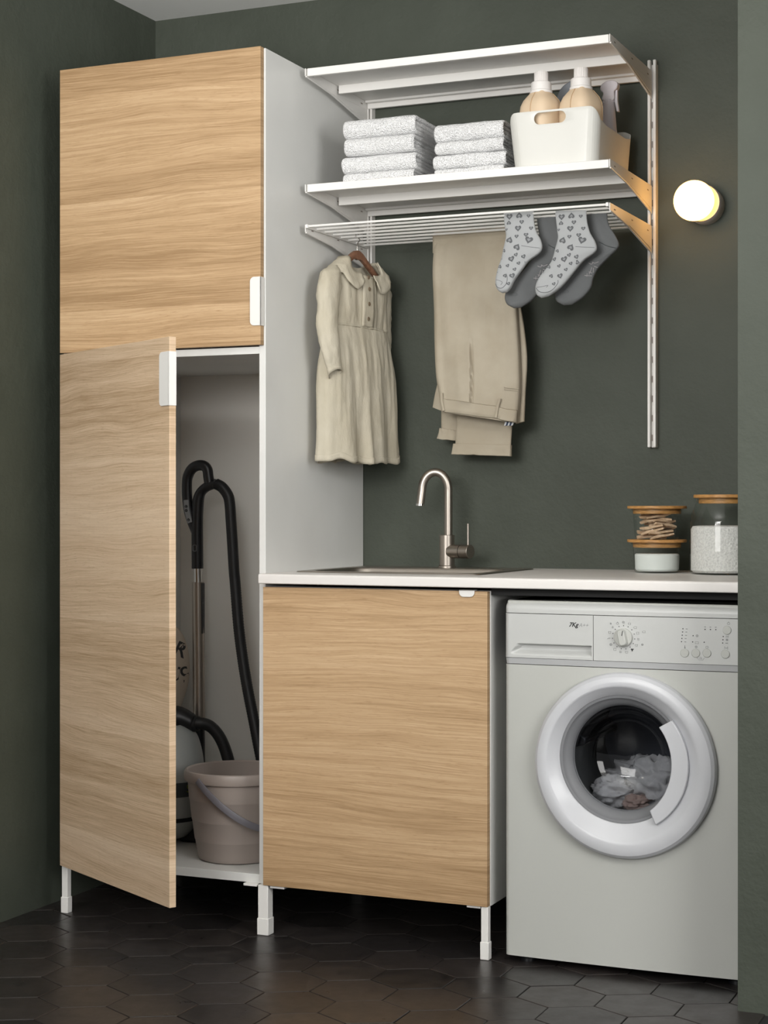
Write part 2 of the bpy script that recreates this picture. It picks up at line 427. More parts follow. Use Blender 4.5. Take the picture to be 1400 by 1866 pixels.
base = thing('sink_base_cabinet', 'low white cabinet under the sink with one oak door', 'cabinet', (.9, .3, 0))
B0, B1 = .6035, 1.2015
build(MB().box(B0, B0+.018, .020, .60, CZ0, .872), 'side_panel', WHITE, base, bevel=.0008)
build(MB().box(B1-.018, B1, .020, .60, CZ0, .872), 'side_panel', WHITE, base, bevel=.0008)
build(MB().box(B0+.018, B1-.018, .0205, .59, CZ0, .143), 'bottom_panel', WHITE, base, bevel=.0006)
build(MB().box(B0+.018, B1-.018, .59, .598, CZ0, .872), 'back_panel', INNER, base)
build(MB().box(B0+.018, B1-.018, .0205, .06, .854, .872), 'top_rail', WHITE, base)
d3 = door_obj('door', .5955, .126, .8715, OAK3, base, (.604, 0), 0)
hb = MB().prism(rrect(-.0195, .0195, -.0135, .003, .011, 6, (1,1,0,0)), -.0042, -.0012); hb.box(-.0195, .0195, -.0042, .018, .001, .003)
h3 = build(hb, 'handle', WHITEM, None, bevel=.0006); h3.parent = d3; h3.location = (.545, 0, .7455)
leg(base, B1-.0195, .004); leg(base, B1-.0195, .57)
build(MB().box(.62, .66, .006, .03, .119, .125), 'levelling_bracket', WHITEM, base, bevel=.001)
build(MB().box(1.145, 1.18, .006, .03, .1195, .1255), 'levelling_bracket', WHITEM, base, bevel=.001)

# ------------------------------------------------------------------ worktop with cut-out, sink, tap
WT = .905; WB = .8805
SX0, SX1, SY0, SY1 = .655, 1.118, .135, .43       # bowl opening
wt = MB()
# front strip, back strip, and side pieces around the opening
def strip(x0, x1, poly): wt.prism(poly, x0, x1, 'YZ')
fp = [(-.020, WB+.002), (-.0185, WB+.0004), (-.016, WB), (SY0, WB), (SY0, WT)]+[(-.0145+.0055*math.cos(PI/2+k/6*PI/2), WT-.0055+.0055*math.sin(PI/2+k/6*PI/2)) for k in range(7)]
strip(.6015, 1.8255, fp)
wt.box(.6015, 1.8255, SY1, .6215, WB, WT); wt.box(.6015, SX0, SY0, SY1, WB, WT); wt.box(SX1, 1.8255, SY0, SY1, WB, WT)
tag(build(wt, 'worktop', WTOP, angle=30), 'white laminate worktop spanning the sink cabinet and washing machine', 'worktop')
tag(build(MB().box(1.2025, 1.8255, .02, .05, .8625, .8795), 'gap_shade_strip', DARKGAP), 'dark strip standing in for the shade in the gap under the worktop above the washing machine', 'rail')  # painted shade: dark strip closing the gap between worktop and machine

sink = thing('inset_sink', 'shallow stainless steel sink set into the white worktop', 'sink', (.887, .3, WT))
rim = MB()
def ring_loft(mb, loops):
    mb.grid([[Vector(p) for p in l] for l in loops], True)
def loop(x0, x1, y0, y1, r, z): return [(x, y, z) for x, y in rrect(x0, x1, y0, y1, r, 7)]
ring_loft(rim, [loop(.636, 1.139, .108, .545, .02, WT+.0005), loop(.6375, 1.1375, .1095, .5435, .02, WT+.0030), loop(.645, 1.130, .118, .535, .02, WT+.0038)])
# deck: outer loop to bowl opening
ring_loft(rim, [loop(.645, 1.130, .118, .535, .02, WT+.0038), loop(SX0+.006, SX1-.006, SY0+.006, SY1-.006, .05, WT+.0030)])
build(rim, 'rim', STEEL, sink, angle=30)
bowl = MB()
ring_loft(bowl, [loop(SX0+.006, SX1-.006, SY0+.006, SY1-.006, .05, WT+.0030), loop(SX0+.010, SX1-.010, SY0+.010, SY1-.010, .05, WT-.002),
                 loop(SX0+.016, SX1-.016, SY0+.016, SY1-.016, .05, WT-.14), loop(SX0+.035, SX1-.035, SY0+.035, SY1-.035, .05, WT-.155), loop(.86, .92, .26, .32, .03, WT-.158)])
bowl.f.append(tuple(range(len(bowl.v)-32, len(bowl.v))))
build(bowl, 'bowl', STEEL, sink, angle=50)
dr = MB().lathe([(.0, WT-.152), (.03, WT-.152), (.04, WT-.154), (.042, WT-.158)], (.89, .29, 0), seg=30)
build(dr, 'drain', CHROME, sink)

tap = thing('mixer_tap', 'brushed steel mixer tap with high curved spout behind the sink', 'tap', (.905, .485, WT+.0038))
tx, ty = .9075, .487
build(MB().lathe([(0, WT+.0035), (.0235, WT+.0035), (.0235, WT+.008), (.0215, WT+.010), (.0, WT+.010)], (tx, ty, 0), seg=36), 'base_ring', STEEL, tap)
build(MB().lathe([(0, WT+.009), (.0205, WT+.009), (.0205, .9955), (.0195, .9965), (0, .9965)], (tx, ty, 0), seg=36), 'body', STEEL, tap)
sp = [Vector((tx+.004, ty, .994)), Vector((tx+.004, ty, 1.05)), Vector((tx+.004, ty, 1.105))]
ccx = tx+.004-.0345
for k in range(0, 25):
    a = k/24*PI*1.0
    sp.append(Vector((ccx+.0345*math.cos(a), ty-.012*(1-math.cos(a))*.5-.006*k/24, 1.118+.047*math.sin(a))))
e = sp[-1]; sp += [e+Vector((-.002, -.002, -.02)), e+Vector((-.004, -.004, -.042))]
build(MB().tube(spline(sp, 70), .0112, 20), 'spout', STEEL, tap, angle=60)
end = Vector(sp[-1])
build(MB().tube([end+Vector((0,0,.004)), end+Vector((-.0002,-.0002,-.0015))], .0117, 20), 'aerator', CHROME, tap)
cz = .9525
build(MB().tube([(tx+.010, ty-.004, cz), (tx+.046, ty-.014, cz)], .0185, 28), 'valve_housing', STEEL, tap)
build(MB().tube([(tx+.0475, ty-.0145, cz), (tx+.076, ty-.023, cz)], .0185, 28), 'valve_cap', STEEL, tap, bevel=.0008)
build(MB().tube([(tx+.0685, ty-.021, cz+.015), (tx+.0685, ty-.021, 1.027)], .0032, 12), 'lever', STEEL, tap)
# ------------------------------------------------------------------ wall rails, brackets, shelves, drying rack
SLOTM = mat('slot_shade', '#8a8078', .7)
def rail_obj(x0, x1, label):
    t = thing('wall_rail', label, 'rail', ((x0+x1)/2, .61, 1.228), 'slotted wall rails')
    w = x1-x0; Z0, Z1 = 1.228, 2.246
    build(MB().box(x0, x1, .612, .6215, Z0, Z1-.01), 'channel', WHITEM, t, bevel=.0006)
    for a, b in ((x0, x0+w*.36), (x1-w*.36, x1)):
        build(MB().box(a, b, .5965, .613, Z0, Z1), 'flange', WHITEM, t, bevel=.0022)
    slot = build(MB().box(-w*.11, w*.11, -.0006, .0006, 0, .017), 'slot', SLOTM)
    n = int((2.22-1.245)/.0515)
    for k in range(n):
        o = slot if k == 0 else slot.copy()
        if k: C.objects.link(o)
        o.parent = t; o.location = Vector(((x0+x1)/2, .6117, 1.245+k*.0515))-ORG[t]
    return t
rail_obj(.621, .638, 'white slotted wall rail beside the tall cabinet')
rail_obj(1.4295, 1.4525, 'white slotted wall rail next to the globe lamp')
def bracket(x, top, label, kind='shelf'):
    t = thing('shelf_bracket' if kind == 'shelf' else 'rack_bracket', label, 'bracket', (x, .6, top-.03), 'white wall brackets')
    poly = [(.2, top), (.598, top+.004), (.598, top-.070), (.572, top-.063), (.36, top-.031), (.2, top-.019)]
    build(MB().prism(poly, x-.0012, x+.0012, 'YZ'), 'plate', WHITEM, t, bevel=.0006)
    emb = [(.365, top-.029), (.585, top-.024), (.585, top-.060), (.570, top-.056)]
    for sx in (-1, 1):
        build(MB().prism(emb, x+sx*.0012, x+sx*.0026, 'YZ'), 'embossed_gusset', WHITEM, t, bevel=.0012)
    # folded lower flange
    build(MB().tube([(x, .205, top-.0195), (x, .36, top-.0315), (x, .572, top-.0635)], .0024, 8), 'flange', WHITEM, t)
    for (y, z) in ((.235, -.011), (.55, -.014), (.395, -.012)):
        for sx in (-1, 1):
            build(MB().box(x+sx*.0011-.0007, x+sx*.0011+.0007, y, y+.012, top+z-.0013, top+z+.0013), 'punched_slot', SLOTM, t)
    return t
XL, XR = .6235, 1.4405
S1, S2, S3 = 2.213, 1.911, 1.806
bracket(XL, S1, 'white bracket at the left end of the top shelf'); bracket(XR, S1, 'white bracket at the right end of the top shelf')
bracket(XL, S2, 'white bracket at the left end of the shelf with towels'); bracket(XR, S2, 'warmly lit white bracket under the storage box end of the towel shelf')
bracket(XL, S3, 'white bracket holding the drying rack by the hanging dress', 'rack'); bracket(XR, S3, 'white bracket holding the drying rack nearest the globe lamp', 'rack')
def shelf(top, label):
    t = thing('metal_shelf', label, 'shelf', (1.03, .4, top), 'white wall shelves')
    x0, x1 = XL+.0035, XR-.0035
    build(MB().box(x0, x1, .206, .604, top-.0025, top), 'board', WHITEM, t, bevel=.0008)
    build(MB().box(x0, x1, .204, .216, top-.0200, top+.0004), 'front_lip', WHITEM, t, bevel=.0012)
    build(MB().box(x0+.004, x1-.004, .390, .4, top-.0245, top-.002), 'stiffening_rib', WHITEM, t, bevel=.001)
    build(MB().box(x0, x1, .592, .602, top-.0220, top-.002), 'back_lip', WHITEM, t, bevel=.0012)
    build(MB().box(x0, x1, .575, .592, top-.0085, top-.002), 'back_fold', WHITEM, t, bevel=.001)
shelf(S1, 'empty white metal shelf at the very top'); shelf(S2, 'white metal shelf carrying towels and a storage box')
rack = thing('drying_rack', 'white wire drying rack below the shelves with clothes over it', 'drying rack', (1.03, .4, S3))
RODS = [.198+.05*i for i in range(8)]
for y in RODS:
    build(MB().tube([(XL+.007, y+.006, S3-.004), (XR-.007, y+.006, S3-.004)], .0032, 10), 'rod', WHITEM, rack)
for x in (XL+.0055, XR-.0055):
    build(MB().box(x-.0035, x+.0035, .196, .585, S3-.0095, S3+.0002), 'end_bar', WHITEM, rack, bevel=.001)

# ------------------------------------------------------------------ globe lamp
lamp = thing('wall_lamp', 'round glowing globe lamp on the green wall', 'lamp', (1.575, BACK, 1.855))
build(MB().lathe([(0, .6215), (.0485, .6215), (.0490, .600), (.0490, .567), (.0470, .563), (0, .563)], (1.580, 0, 1.8545), 'Y', 48), 'base', LAMPB, lamp)
GLOW = bpy.data.materials.new('opal_glass_lit'); GLOW.use_nodes = True
gb = GLOW.node_tree.nodes['Principled BSDF']; gb.inputs['Base Color'].default_value = (.5,.45,.3,1); gb.inputs['Roughness'].default_value = .2
gb.inputs['Emission Color'].default_value = (1, .50, .13, 1); gb.inputs['Emission Strength'].default_value = 7.6
g = []
for k in range(29):
    a = k/28*PI; g.append((.0515*math.sin(a)+.0002, .530-.0515*math.cos(a)))
build(MB().lathe(g, (1.5690, 0, 1.8555), 'Y', 56), 'globe', GLOW, lamp)

# ------------------------------------------------------------------ towels
def towel(x0, x1, y0, y1, z0, h, label, seed, group):
    mb = MB(); nx = 40
    for lay in range(2):
        t = h/4*1.0
        zb, zt = (h*.125, h*.875) if lay == 0 else (h*.375, h*.625)
        fy = y0+t/2+(0 if lay == 0 else h*.27); r = (zt-zb)/2; path = []
        ny = 14
        for k in range(ny): path.append((y1-(y1-fy-r)*k/ny, zb))
        for k in range(13):
            a = -PI/2-k/12*PI; path.append((fy+r+r*math.cos(a), (zb+zt)/2+r*math.sin(a)))
        for k in range(1, ny+1): path.append((fy+r+(y1-fy-r)*k/ny, zt))
        n = len(path); rows = []
        for i in range(nx+1):
            u = i/nx; x = x0+(x1-x0)*(.5-.5*math.cos(PI*u))*.5+(x1-x0)*u*.5
            dd = min(x-x0, x1-x); e = math.sqrt(max(0, 1-(1-min(1, dd/.010))**2)); e = .12+.88*e
            if lay == 1 and x > (x0+x1)/2: x = x-.004*u
            po, pi_ = [], []
            for k in range(n):
                a = path[max(0, k-1)]; b = path[min(n-1, k+1)]; ty_, tz_ = b[0]-a[0], b[1]-a[1]; L = math.hypot(ty_, tz_) or 1
                ny_, nz_ = tz_/L, -ty_/L
                ee = e*(.45 if k in (0, n-1) else 1)
                for sgn, lst in ((1, po), (-1, pi_)):
                    p = Vector((x, path[k][0]+sgn*ny_*t*.49*ee, z0+path[k][1]+sgn*nz_*t*.49*ee))
                    q = p*22+Vector((seed*7.1, seed*3.3, lay*5))
                    d = noise.noise(q)*.0040+noise.noise(p*75+Vector((seed, 0, 9)))*.0009
                    p.y += sgn*ny_*d*.8*e; p.z += sgn*nz_*d*.45*e
                    p.x += noise.noise(Vector((p.y*30, p.z*40, seed*3.1+i*0)))*.003
                    lst.append(p)
            rows.append(po+list(reversed(pi_)))
        mb.grid(rows, True, True, True)
    zmin = min(p.z for p in mb.v)
    for p in mb.v: p.z += z0-zmin
    return tag(build(mb, 'folded_towel', TERRY, origin=((x0+x1)/2, (y0+y1)/2, z0), angle=60), label, 'towel', group)
zt = S2+.0006
for k, (dx0, dx1, h, lab) in enumerate(((.006, -.002, .027, 'folded white towel at the bottom of the taller stack'), (-.001, .002, .045, 'folded white towel, second from the bottom of the taller stack'),
                                 (.008, -.002, .046, 'folded white towel, second from the top of the taller stack'), (.003, .0, .049, 'folded white towel on top of the taller stack'))):
    towel(.704+dx0, .911+dx1, .243+.004*(k % 2), .437, zt, h, lab, k+1, 'taller towel stack'); zt += h+.0004
zt = S2+.0006
for k, (dx0, dx1, h, lab) in enumerate(((.008, .002, .020, 'folded white towel at the bottom of the lower stack beside the box'), (.0, .004, .036, 'folded white towel, second from the bottom of the stack beside the box'),
                                 (.008, .0, .032, 'folded white towel, second from the top of the stack beside the box'), (.004, -.002, .046, 'folded white towel on top of the stack beside the box'))):
    towel(.957+dx0, 1.150+dx1, .250+.003*(k % 2), .42, zt, h, lab, k+11, 'lower towel stack'); zt += h+.0004

# ------------------------------------------------------------------ storage box and bottles
def box_outline(z, grow):
    k = (z-1.9118)/.142
    x0 = 1.1815-.014*k; x1 = 1.3945+.009*k; y0 = .236-.008*k; y1 = .545+.010*k
    return rrect(x0-grow, x1+grow, y0-grow, y1+grow, .030, 8)
ZB = 1.9118
base_pts = box_outline(ZB, 0)
def side_top(y):
    return interp([(.225, 2.054), (.238, 2.050), (.262, 2.021), (.30, 2.016), (.46, 2.018), (.508, 2.021), (.535, 2.044), (.56, 2.066)], y)
dense = lambda pts: [Vector(pts[i]).lerp(Vector(pts[(i+1) % len(pts)]), k/6) for i in range(len(pts)) for k in range(6)]
rows = []
NZ = 14
for i in range(NZ+1):
    zz = []
    for idx, p in enumerate(dense([(a, b, 0) for a, b in base_pts])):
        top = side_top(p.y); z = ZB+(top-ZB)*i/NZ
        o_ = dense([(a, b, 0) for a, b in box_outline(z, 0)])[idx]
        zz.append(Vector((o_.x, o_.y, z)))
    rows.append(zz)
bm_ = MB(); bm_.grid(rows, True, cap0=True)
boxo = build(bm_, 'storage_box', BOXM, origin=(1.288, .39, ZB), angle=45, solid=.0032)
cut = build(MB().prism(rrect(1.2395, 1.3215, 2.0165, 2.0455, .0144, 8), .20, .262), 'cutter', BOXM)
bo = boxo.modifiers.new('b', 'BOOLEAN'); bo.object = cut; bo.operation = 'DIFFERENCE'; bo.solver = 'EXACT'
dg = bpy.context.evaluated_depsgraph_get(); me = bpy.data.meshes.new_from_object(boxo.evaluated_get(dg))
boxo.modifiers.clear(); boxo.data = me; bpy.data.objects.remove(cut)
bv = boxo.modifiers.new('bevel', 'BEVEL'); bv.width = .0007; bv.segments = 2; bv.limit_method = 'ANGLE'; bv.angle_limit = math.radians(50)
tag(boxo, 'white plastic storage box with an oval grip hole', 'box')
def bottle(x, y, label, dz):
    t = thing('detergent_bottle', label, 'bottle', (x, y, 1.917), 'beige detergent bottles')
    sq = lambda a: 1/((abs(math.cos(a))**3.2+abs(math.sin(a))**3.2)**(1/3.2))*.925
    pr = [(0, 1.915), (.046, 1.915), (.0505, 1.920), (.0515, 1.95), (.0515, 2.064+dz), (.0495, 2.078+dz), (.0430, 2.092+dz), (.034, 2.103+dz), (.0285, 2.109+dz), (.026, 2.116+dz), (0, 2.116+dz)]
    build(MB().lathe(pr, (x, y, 0), seg=56, wob=lambda a: sq(a+.4)), 'bottle_body', BEIGE, t, angle=60)
    # moulded seams running down the shoulder
    for az in (-1.85, .2):
        pts = [(r*sq(az+.4)*1.004*math.cos(az)+x, r*sq(az+.4)*1.004*math.sin(az)+y, z) for r, z in pr[2:9]]
        build(MB().tube(list(reversed(pts)), .0013, 6), 'moulded_seam', SEAM, t)
    build(MB().lathe([(0, 2.110+dz), (.0285, 2.110+dz), (.0285, 2.116+dz), (.0262, 2.118+dz), (.0255, 2.137+dz), (.0235, 2.139+dz), (0, 2.139+dz)], (x, y, 0), seg=40), 'collar', CAPM, t)
    rib = lambda a: 1+.03*math.cos(26*a)
    build(MB().lathe([(0, 2.138+dz), (.0172, 2.138+dz), (.0172, 2.163+dz), (.0160, 2.1648+dz), (0, 2.1648+dz)], (x, y, 0), seg=104, wob=rib), 'ribbed_cap', CAPM, t, angle=50)
bottle(1.2335, .303, 'beige detergent bottle with white cap, nearer the towels', .0)
bottle(1.3375, .303, 'beige detergent bottle with white cap, nearer the wall lamp', -.001)
def Q(pts, k, ox, oy, Y): return [(lambda p: (p.x, p.z))(at(ox+a*k, oy+b*k, Y)) for a, b in pts]
sy = .445
sprayer = thing('spray_bottle', 'translucent grey spray bottle at the right of the storage box', 'spray bottle', (1.375, sy, 1.917))
head = spline([(a, b, 0) for a, b in Q([(980,310),(1000,272),(1060,240),(1120,245),(1140,272),(1130,315),(1108,340),(1102,420),(1000,420),(1008,360),(985,335)], .2, 900, 100, sy)], 50)
build(MB().prism([(p.x, p.y) for p in head], sy-.012, sy+.012), 'spray_head', SPRAY, sprayer, bevel=.003)
trg = Q([(1112,330),(1132,318),(1132,420),(1146,520),(1124,518),(1106,425)], .2, 900, 100, sy)
build(MB().prism(trg, sy-.005, sy+.005), 'trigger', SPRAY, sprayer, bevel=.001)
cx_ = at(900+1050*.2, 185, sy).x
zt_ = at(1110, 184, sy).z
build(MB().lathe([(0, zt_+.002), (.0155, zt_+.002), (.0158, zt_-.004), (.0160, zt_-.007)], (cx_, sy, 0), seg=48, wob=lambda a: 1+.03*math.cos(24*a)), 'neck_ring', SPRAY, sprayer)
build(MB().lathe([(.0152, zt_-.006), (.0165, zt_-.03), (.020, zt_-.075), (.026, zt_-.11), (.028, 1.93), (.026, 1.9155), (0, 1.9155)], (cx_, sy, 0), seg=36), 'bottle_body', SPRAY, sprayer)
sy2 = .47
spr2 = thing('spray_bottle', 'dull grey spray bottle half hidden behind the two beige bottles', 'spray bottle', (1.25, sy2, 1.917))
hd2 = spline([(a, b, 0) for a, b in Q([(580,420),(600,350),(640,295),(690,258),(740,240),(760,300),(700,360),(650,430)], .2, 900, 100, sy2)], 40)
build(MB().prism([(p.x, p.y) for p in hd2], sy2-.012, sy2+.012), 'spray_head', SPRAYD, spr2, bevel=.003)
c2 = at(900+620*.2, 185, sy2)
build(MB().lathe([(.012, c2.z+.004), (.014, c2.z-.02), (.024, c2.z-.06), (.026, 1.93), (.024, 1.9155), (0, 1.9155)], (c2.x, sy2, 0), seg=32, cap0=True), 'bottle_body', SPRAYD, spr2)
# ------------------------------------------------------------------ washing machine
wm = thing('washing_machine', 'white front-loading washing machine under the worktop', 'washing machine', (1.53, .3, 0))
X0, X1 = 1.2415, 1.8215
def wm_outline(y0, bow, r, back, x0=X0, x1=X1):
    "plan outline: gently bowed front with rounded corners"
    out = []
    for k in range(7):
        a = PI+k/6*PI/2; out.append((x0+r+r*math.cos(a), y0+bow+r+r*math.sin(a)))
    for k in range(1, 16):
        u = k/16; out.append((x0+r+(x1-x0-2*r)*u, y0+bow-bow*4*u*(1-u)))
    for k in range(7):
        a = 1.5*PI+k/6*PI/2; out.append((x1-r+r*math.cos(a), y0+bow+r+r*math.sin(a)))
    return out+[(x1, back), (x0, back)]
body = MB().prism(wm_outline(.0, .006, .012, .56), .018, .702, 'XY')
body_o = build(body, 'body', WPL, wm, angle=30)
# opening behind the porthole is cut out of the body
PCX, PCZ = 1.534, .482
ICX, ICZ = 1.526, .495
cutm = MB().lathe([(.150, -.05), (.150, .40)], (ICX, 0, ICZ), 'Y', 64, True, True)
cut = build(cutm, 'cutter', WPL)
bo = body_o.modifiers.new('b', 'BOOLEAN'); bo.object = cut; bo.solver = 'EXACT'
dg = bpy.context.evaluated_depsgraph_get(); me = bpy.data.meshes.new_from_object(body_o.evaluated_get(dg))
body_o.modifiers.clear(); body_o.data = me; bpy.data.objects.remove(cut)
me.set_sharp_from_angle(angle=math.radians(30))
for fx in (1.285, 1.78):
    for fy in (.05, .5):
        build(MB().lathe([(0, 0), (.02, 0), (.02, .008), (.011, .010), (.011, .02), (0, .02)], (fx, fy, 0), seg=20), 'foot', BLACK, wm)
build(MB().box(X0+.004, X1-.004, .012, .55, .838, .852), 'top_plate', WPL, wm, bevel=.003)
# console: lip, panel, cap (profiles in plan follow the same bow)
def console(z0, z1, f0, f1, name, m, x0=X0, x1=X1, xa=None, xb=None):
    "lofted console band; f0,f1 front offsets at bottom and top"
    mb = MB(); rows = []
    for i in range(9):
        t = i/8; z = z0+(z1-z0)*t; y = f0(t)
        rows.append([Vector((a, b, z)) for a, b in wm_outline(y, .006, .012, .30, x0, x1)])
    mb.grid(rows, True, True, True)
    return build(mb, name, m, wm, angle=28)
console(.7035, .7175, lambda t: -.002+.004*(1-t), 0, 'lower_lip', mat('pale_grey_plastic_lip', '#b9babb', .4), X0+.0005, X1-.0005)
console(.823, .852, lambda t: -.001+.02*max(0, t-.35)**2/.42, 0, 'upper_cap', WPANEL)
SEAMX = 1.4595
def front_y(x):
    u = min(1, max(0, (x-X0)/(X1-X0))); r = .012
    base_ = .006-.006*4*u*(1-u)
    e = min(x-X0, X1-x)
    if e < r: base_ += r-math.sqrt(max(0, r*r-(r-e)**2))
    return base_-.003
def panel_grid(xa, xb, za, zb, extra, nx, nz):
    mb = MB(); rows = []
    for j in range(nz+1):
        z = za+(zb-za)*j/nz; row = []
        for i in range(nx+1):
            x = xa+(xb-xa)*i/nx; row.append(Vector((x, front_y(x)+extra(x, z), z)))
        rows.append(row)
    mb.grid(rows)
    # rim folding back into the machine
    edge = [rows[0][i] for i in range(nx+1)]+[rows[j][nx] for j in range(1, nz+1)]+[rows[nz][i] for i in range(nx-1, -1, -1)]+[rows[j][0] for j in range(nz-1, 0, -1)]
    mb.grid([edge, [p+Vector((0, .02, 0)) for p in edge]], True)
    return mb
def drawer_relief(x, z):
    # finger scoop: deep under a straight upper edge, rising to the lower lip
    left = 1.259+.016*sstep(.728, .751, z); u = sstep(left-.003, left+.010, x)*(1-sstep(1.4535, 1.4550, x))
    d = 0
    if .7235 < z < .752:
        t = (z-.7235)/(.752-.7235)
        d = .017*sstep(.05, .55, t)*(1-sstep(.90, 1.0, t))
    return d*u
build(panel_grid(X0+.0002, SEAMX-.0008, .7185, .8215, drawer_relief, 130, 96), 'detergent_drawer', WPANEL, wm, angle=60)
build(panel_grid(SEAMX+.0004, X1-.0002, .7185, .8215, lambda x, z: 0, 60, 6), 'control_panel', WPANEL, wm, angle=60)
build(MB().box(X0+.003, X1-.003, .032, .29, .7185, .8225), 'console_core', DARKGAP, wm)
# dial
dx, dz = 1.531, .7735
dial = MB().lathe([(.0212, .0), (.0212, -.007), (.0195, -.0085), (0, -.0085)], (dx, front_y(dx), dz), 'Y', 48)
dial_o = build(dial, 'dial', WPL, wm)
grip = MB(); rows = []
for i in range(9):
    t = i/8; y = front_y(dx)-.008-.012*t; w = .0105-.0025*t; hh = .0192-.002*t
    rows.append([Vector((dx+p[0], y, dz+p[1])) for p in rrect(-w, w, -hh, hh, .006, 4)])
grip.grid(rows, True, True, True); grip.xf(Matrix.Translation((dx, 0, dz))@Matrix.Rotation(math.radians(-12), 4, 'Y')@Matrix.Translation((-dx, 0, -dz)))
build(grip, 'grip', WPL, dial_o, bevel=.0015)
mk = MB().box(dx-.0008, dx+.0008, front_y(dx)-.0206, front_y(dx)-.0198, dz+.005, dz+.0165)
mk.xf(Matrix.Translation((dx, 0, dz))@Matrix.Rotation(math.radians(12), 4, 'Y')@Matrix.Translation((-dx, 0, -dz)))
build(mk, 'pointer_mark', INK, dial_o)
def dot(x, z, r=.0013, m=None, name='indicator_dot'):
    build(MB().lathe([(0, -.0005), (r, -.0005), (r, .0005)], (x, front_y(x), z), 'Y', 14), name, m or INK, wm)
def glyph(x, z, kind, s=.0034, m=None):
    y = front_y(x)-.0004; mb = MB()
    def ring(pts, w=.00035):
        P = [Vector((x+a*s, y, z+b*s)) for a, b in pts]; mb.tube(P+[P[0]], w, 5, False)
    def line(pts, w=.00035): mb.tube([Vector((x+a*s, y, z+b*s)) for a, b in pts], w, 5)
    circ = [(math.cos(a*PI/6)*.9, math.sin(a*PI/6)*.9) for a in range(12)]
    if kind == 'circle': ring(circ)
    elif kind == 'tub': line([(-1, .8), (-.7, -.8), (.7, -.8), (1, .8)]); line([(-1, .4), (-.4, .7), (.2, .4), (.9, .7)])
    elif kind == 'square': ring([(-.9, -.8), (.9, -.8), (.9, .8), (-.9, .8)])
    elif kind == 'rect': ring([(-1.1, -.6), (1.1, -.6), (1.1, .6), (-1.1, .6)])
    elif kind == 'feather': line([(-1.2, -.3), (-.2, .3), (1, .3)], .0006)
    elif kind == 'disc': ring(circ); ring([(a*.45, b*.45) for a, b in circ])
    elif kind == 'flower': line([(0, -1), (0, .8)]); line([(-.9, -.2), (0, -1), (.9, -.2)]); line([(-.5, .6), (0, -.4), (.5, .6)])
    elif kind == 'shirt': mb.prism([(x+a*s, z+b*s) for a, b in ((-1.1, .9), (1.1, .9), (1.1, .2), (.5, .1), (.45, -1), (-.45, -1), (-.5, .1), (-1.1, .2))], y-.0002, y+.0004)
    elif kind == 'waves': [line([(-.8, q), (-.2, q+.3), (.3, q-.1), (.9, q+.2)]) for q in (-.6, 0, .6)]
    elif kind == 'key': ring([(-.9, 0), (-.2, .7), (1.6, .7), (1.6, -.7), (-.2, -.7)])
    elif kind == 'clock': ring(circ); line([(0, .5), (0, 0), (.4, -.3)])
    elif kind == 'dash': line([(-1, 0), (1, 0)], .0007)
    elif kind == 'thermo': line([(0, .9), (0, -.7)], .0004); ring([(a*.35, b*.35-1) for a, b in circ], .0004)
    elif kind == 'bowl': line([(-1.8, .6), (-1, -.6), (1, -.6), (1.8, .6)]); line([(-.5, -.2), (-.5, .7)]); line([(0, -.2), (0, 1.1)]); line([(.5, -.2), (.5, .7)])
    elif kind == 'power': ring(circ); line([(0, .3), (0, 1.2)])
    elif kind == 'bow': ring([(-1, .8), (0, .1), (1, .8), (1, -.8), (0, -.1), (-1, -.8)])
    build(mb, 'printed_symbol', m or INKG, wm)
glyphs = ['disc', 'tub', 'key', 'square', 'waves', 'tub', 'shirt', 'tub', 'waves', 'square', 'disc', 'feather', 'tub', 'flower', 'power']
for k in range(15):
    a = PI/2-k*2*PI/15; rx, rz = .0262, .0268
    dot(dx+rx*math.cos(a), dz+rz*math.sin(a), .0011)
    gm = INK if glyphs[k] == 'shirt' else INKG
    glyph(dx+.0345*math.cos(a), dz+.0345*math.sin(a), glyphs[k], .0030, gm)
glyph(dx+.046, dz+.014, 'key', .0028); glyph(dx+.044, dz-.015, 'disc', .0026); glyph(dx-.030, dz+.031, 'flower', .0024)
for k in range(5):
    dot(1.668-.0008*k, .797-.0073*k); glyph(1.6765-.0008*k, .797-.0073*k, 'dash', .0020)
dot(1.691, .782); glyph(1.700, .782, 'disc', .0030); dot(1.690, .768); glyph(1.6995, .7665, 'rect', .0034); dot(1.716, .768)
for k in range(3):
    dot(1.718+.012*k, .797); glyph(1.718+.012*k, .8025, 'dash', .0018)
    dot(1.7585-.0006*k, .782-.0072*k); glyph(1.7675-.0006*k, .782-.0072*k, ('bow', 'disc', 'dash')[k], .0026)
for (bx_, bz_) in ((1.672, .7425), (1.697, .743), (1.722, .7438), (1.7635, .743), (1.767, .7965)):
    b_ = MB().lathe([(.0098, .0006), (.0098, -.0012), (.0088, -.0022), (0, -.0022)], (bx_, front_y(bx_), bz_), 'Y', 32)
    build(b_, 'push_button', WPL, wm)
glyph(1.6725, .757, 'thermo', .0028, INK); glyph(1.698, .757, 'disc', .0030); glyph(1.7225, .757, 'clock', .0034); glyph(1.765, .7565, 'bow', .0036)
glyph(1.7705, .8115, 'power', .0034); glyph(1.7085, .7305, 'bowl', .0044)
def place_text(mb, x, z, name, m, parent, lift=.0003):
    out = MB(); out.add([Vector((x+p.x, front_y(x+p.x)-lift, z+p.y)) for p in mb.v], mb.f)
    o = build(out, name, m, parent, smooth=False); s_ = o.modifiers.new('t', 'SOLIDIFY'); s_.thickness = .0003; return o
place_text(text_mb('7Kg', .0140, .28, .0004), 1.4005, .7945, 'lettering', INK, wm)
place_text(text_mb('A++', .0125, .28, 0), 1.4245, .7945, 'lettering', INKG, wm)
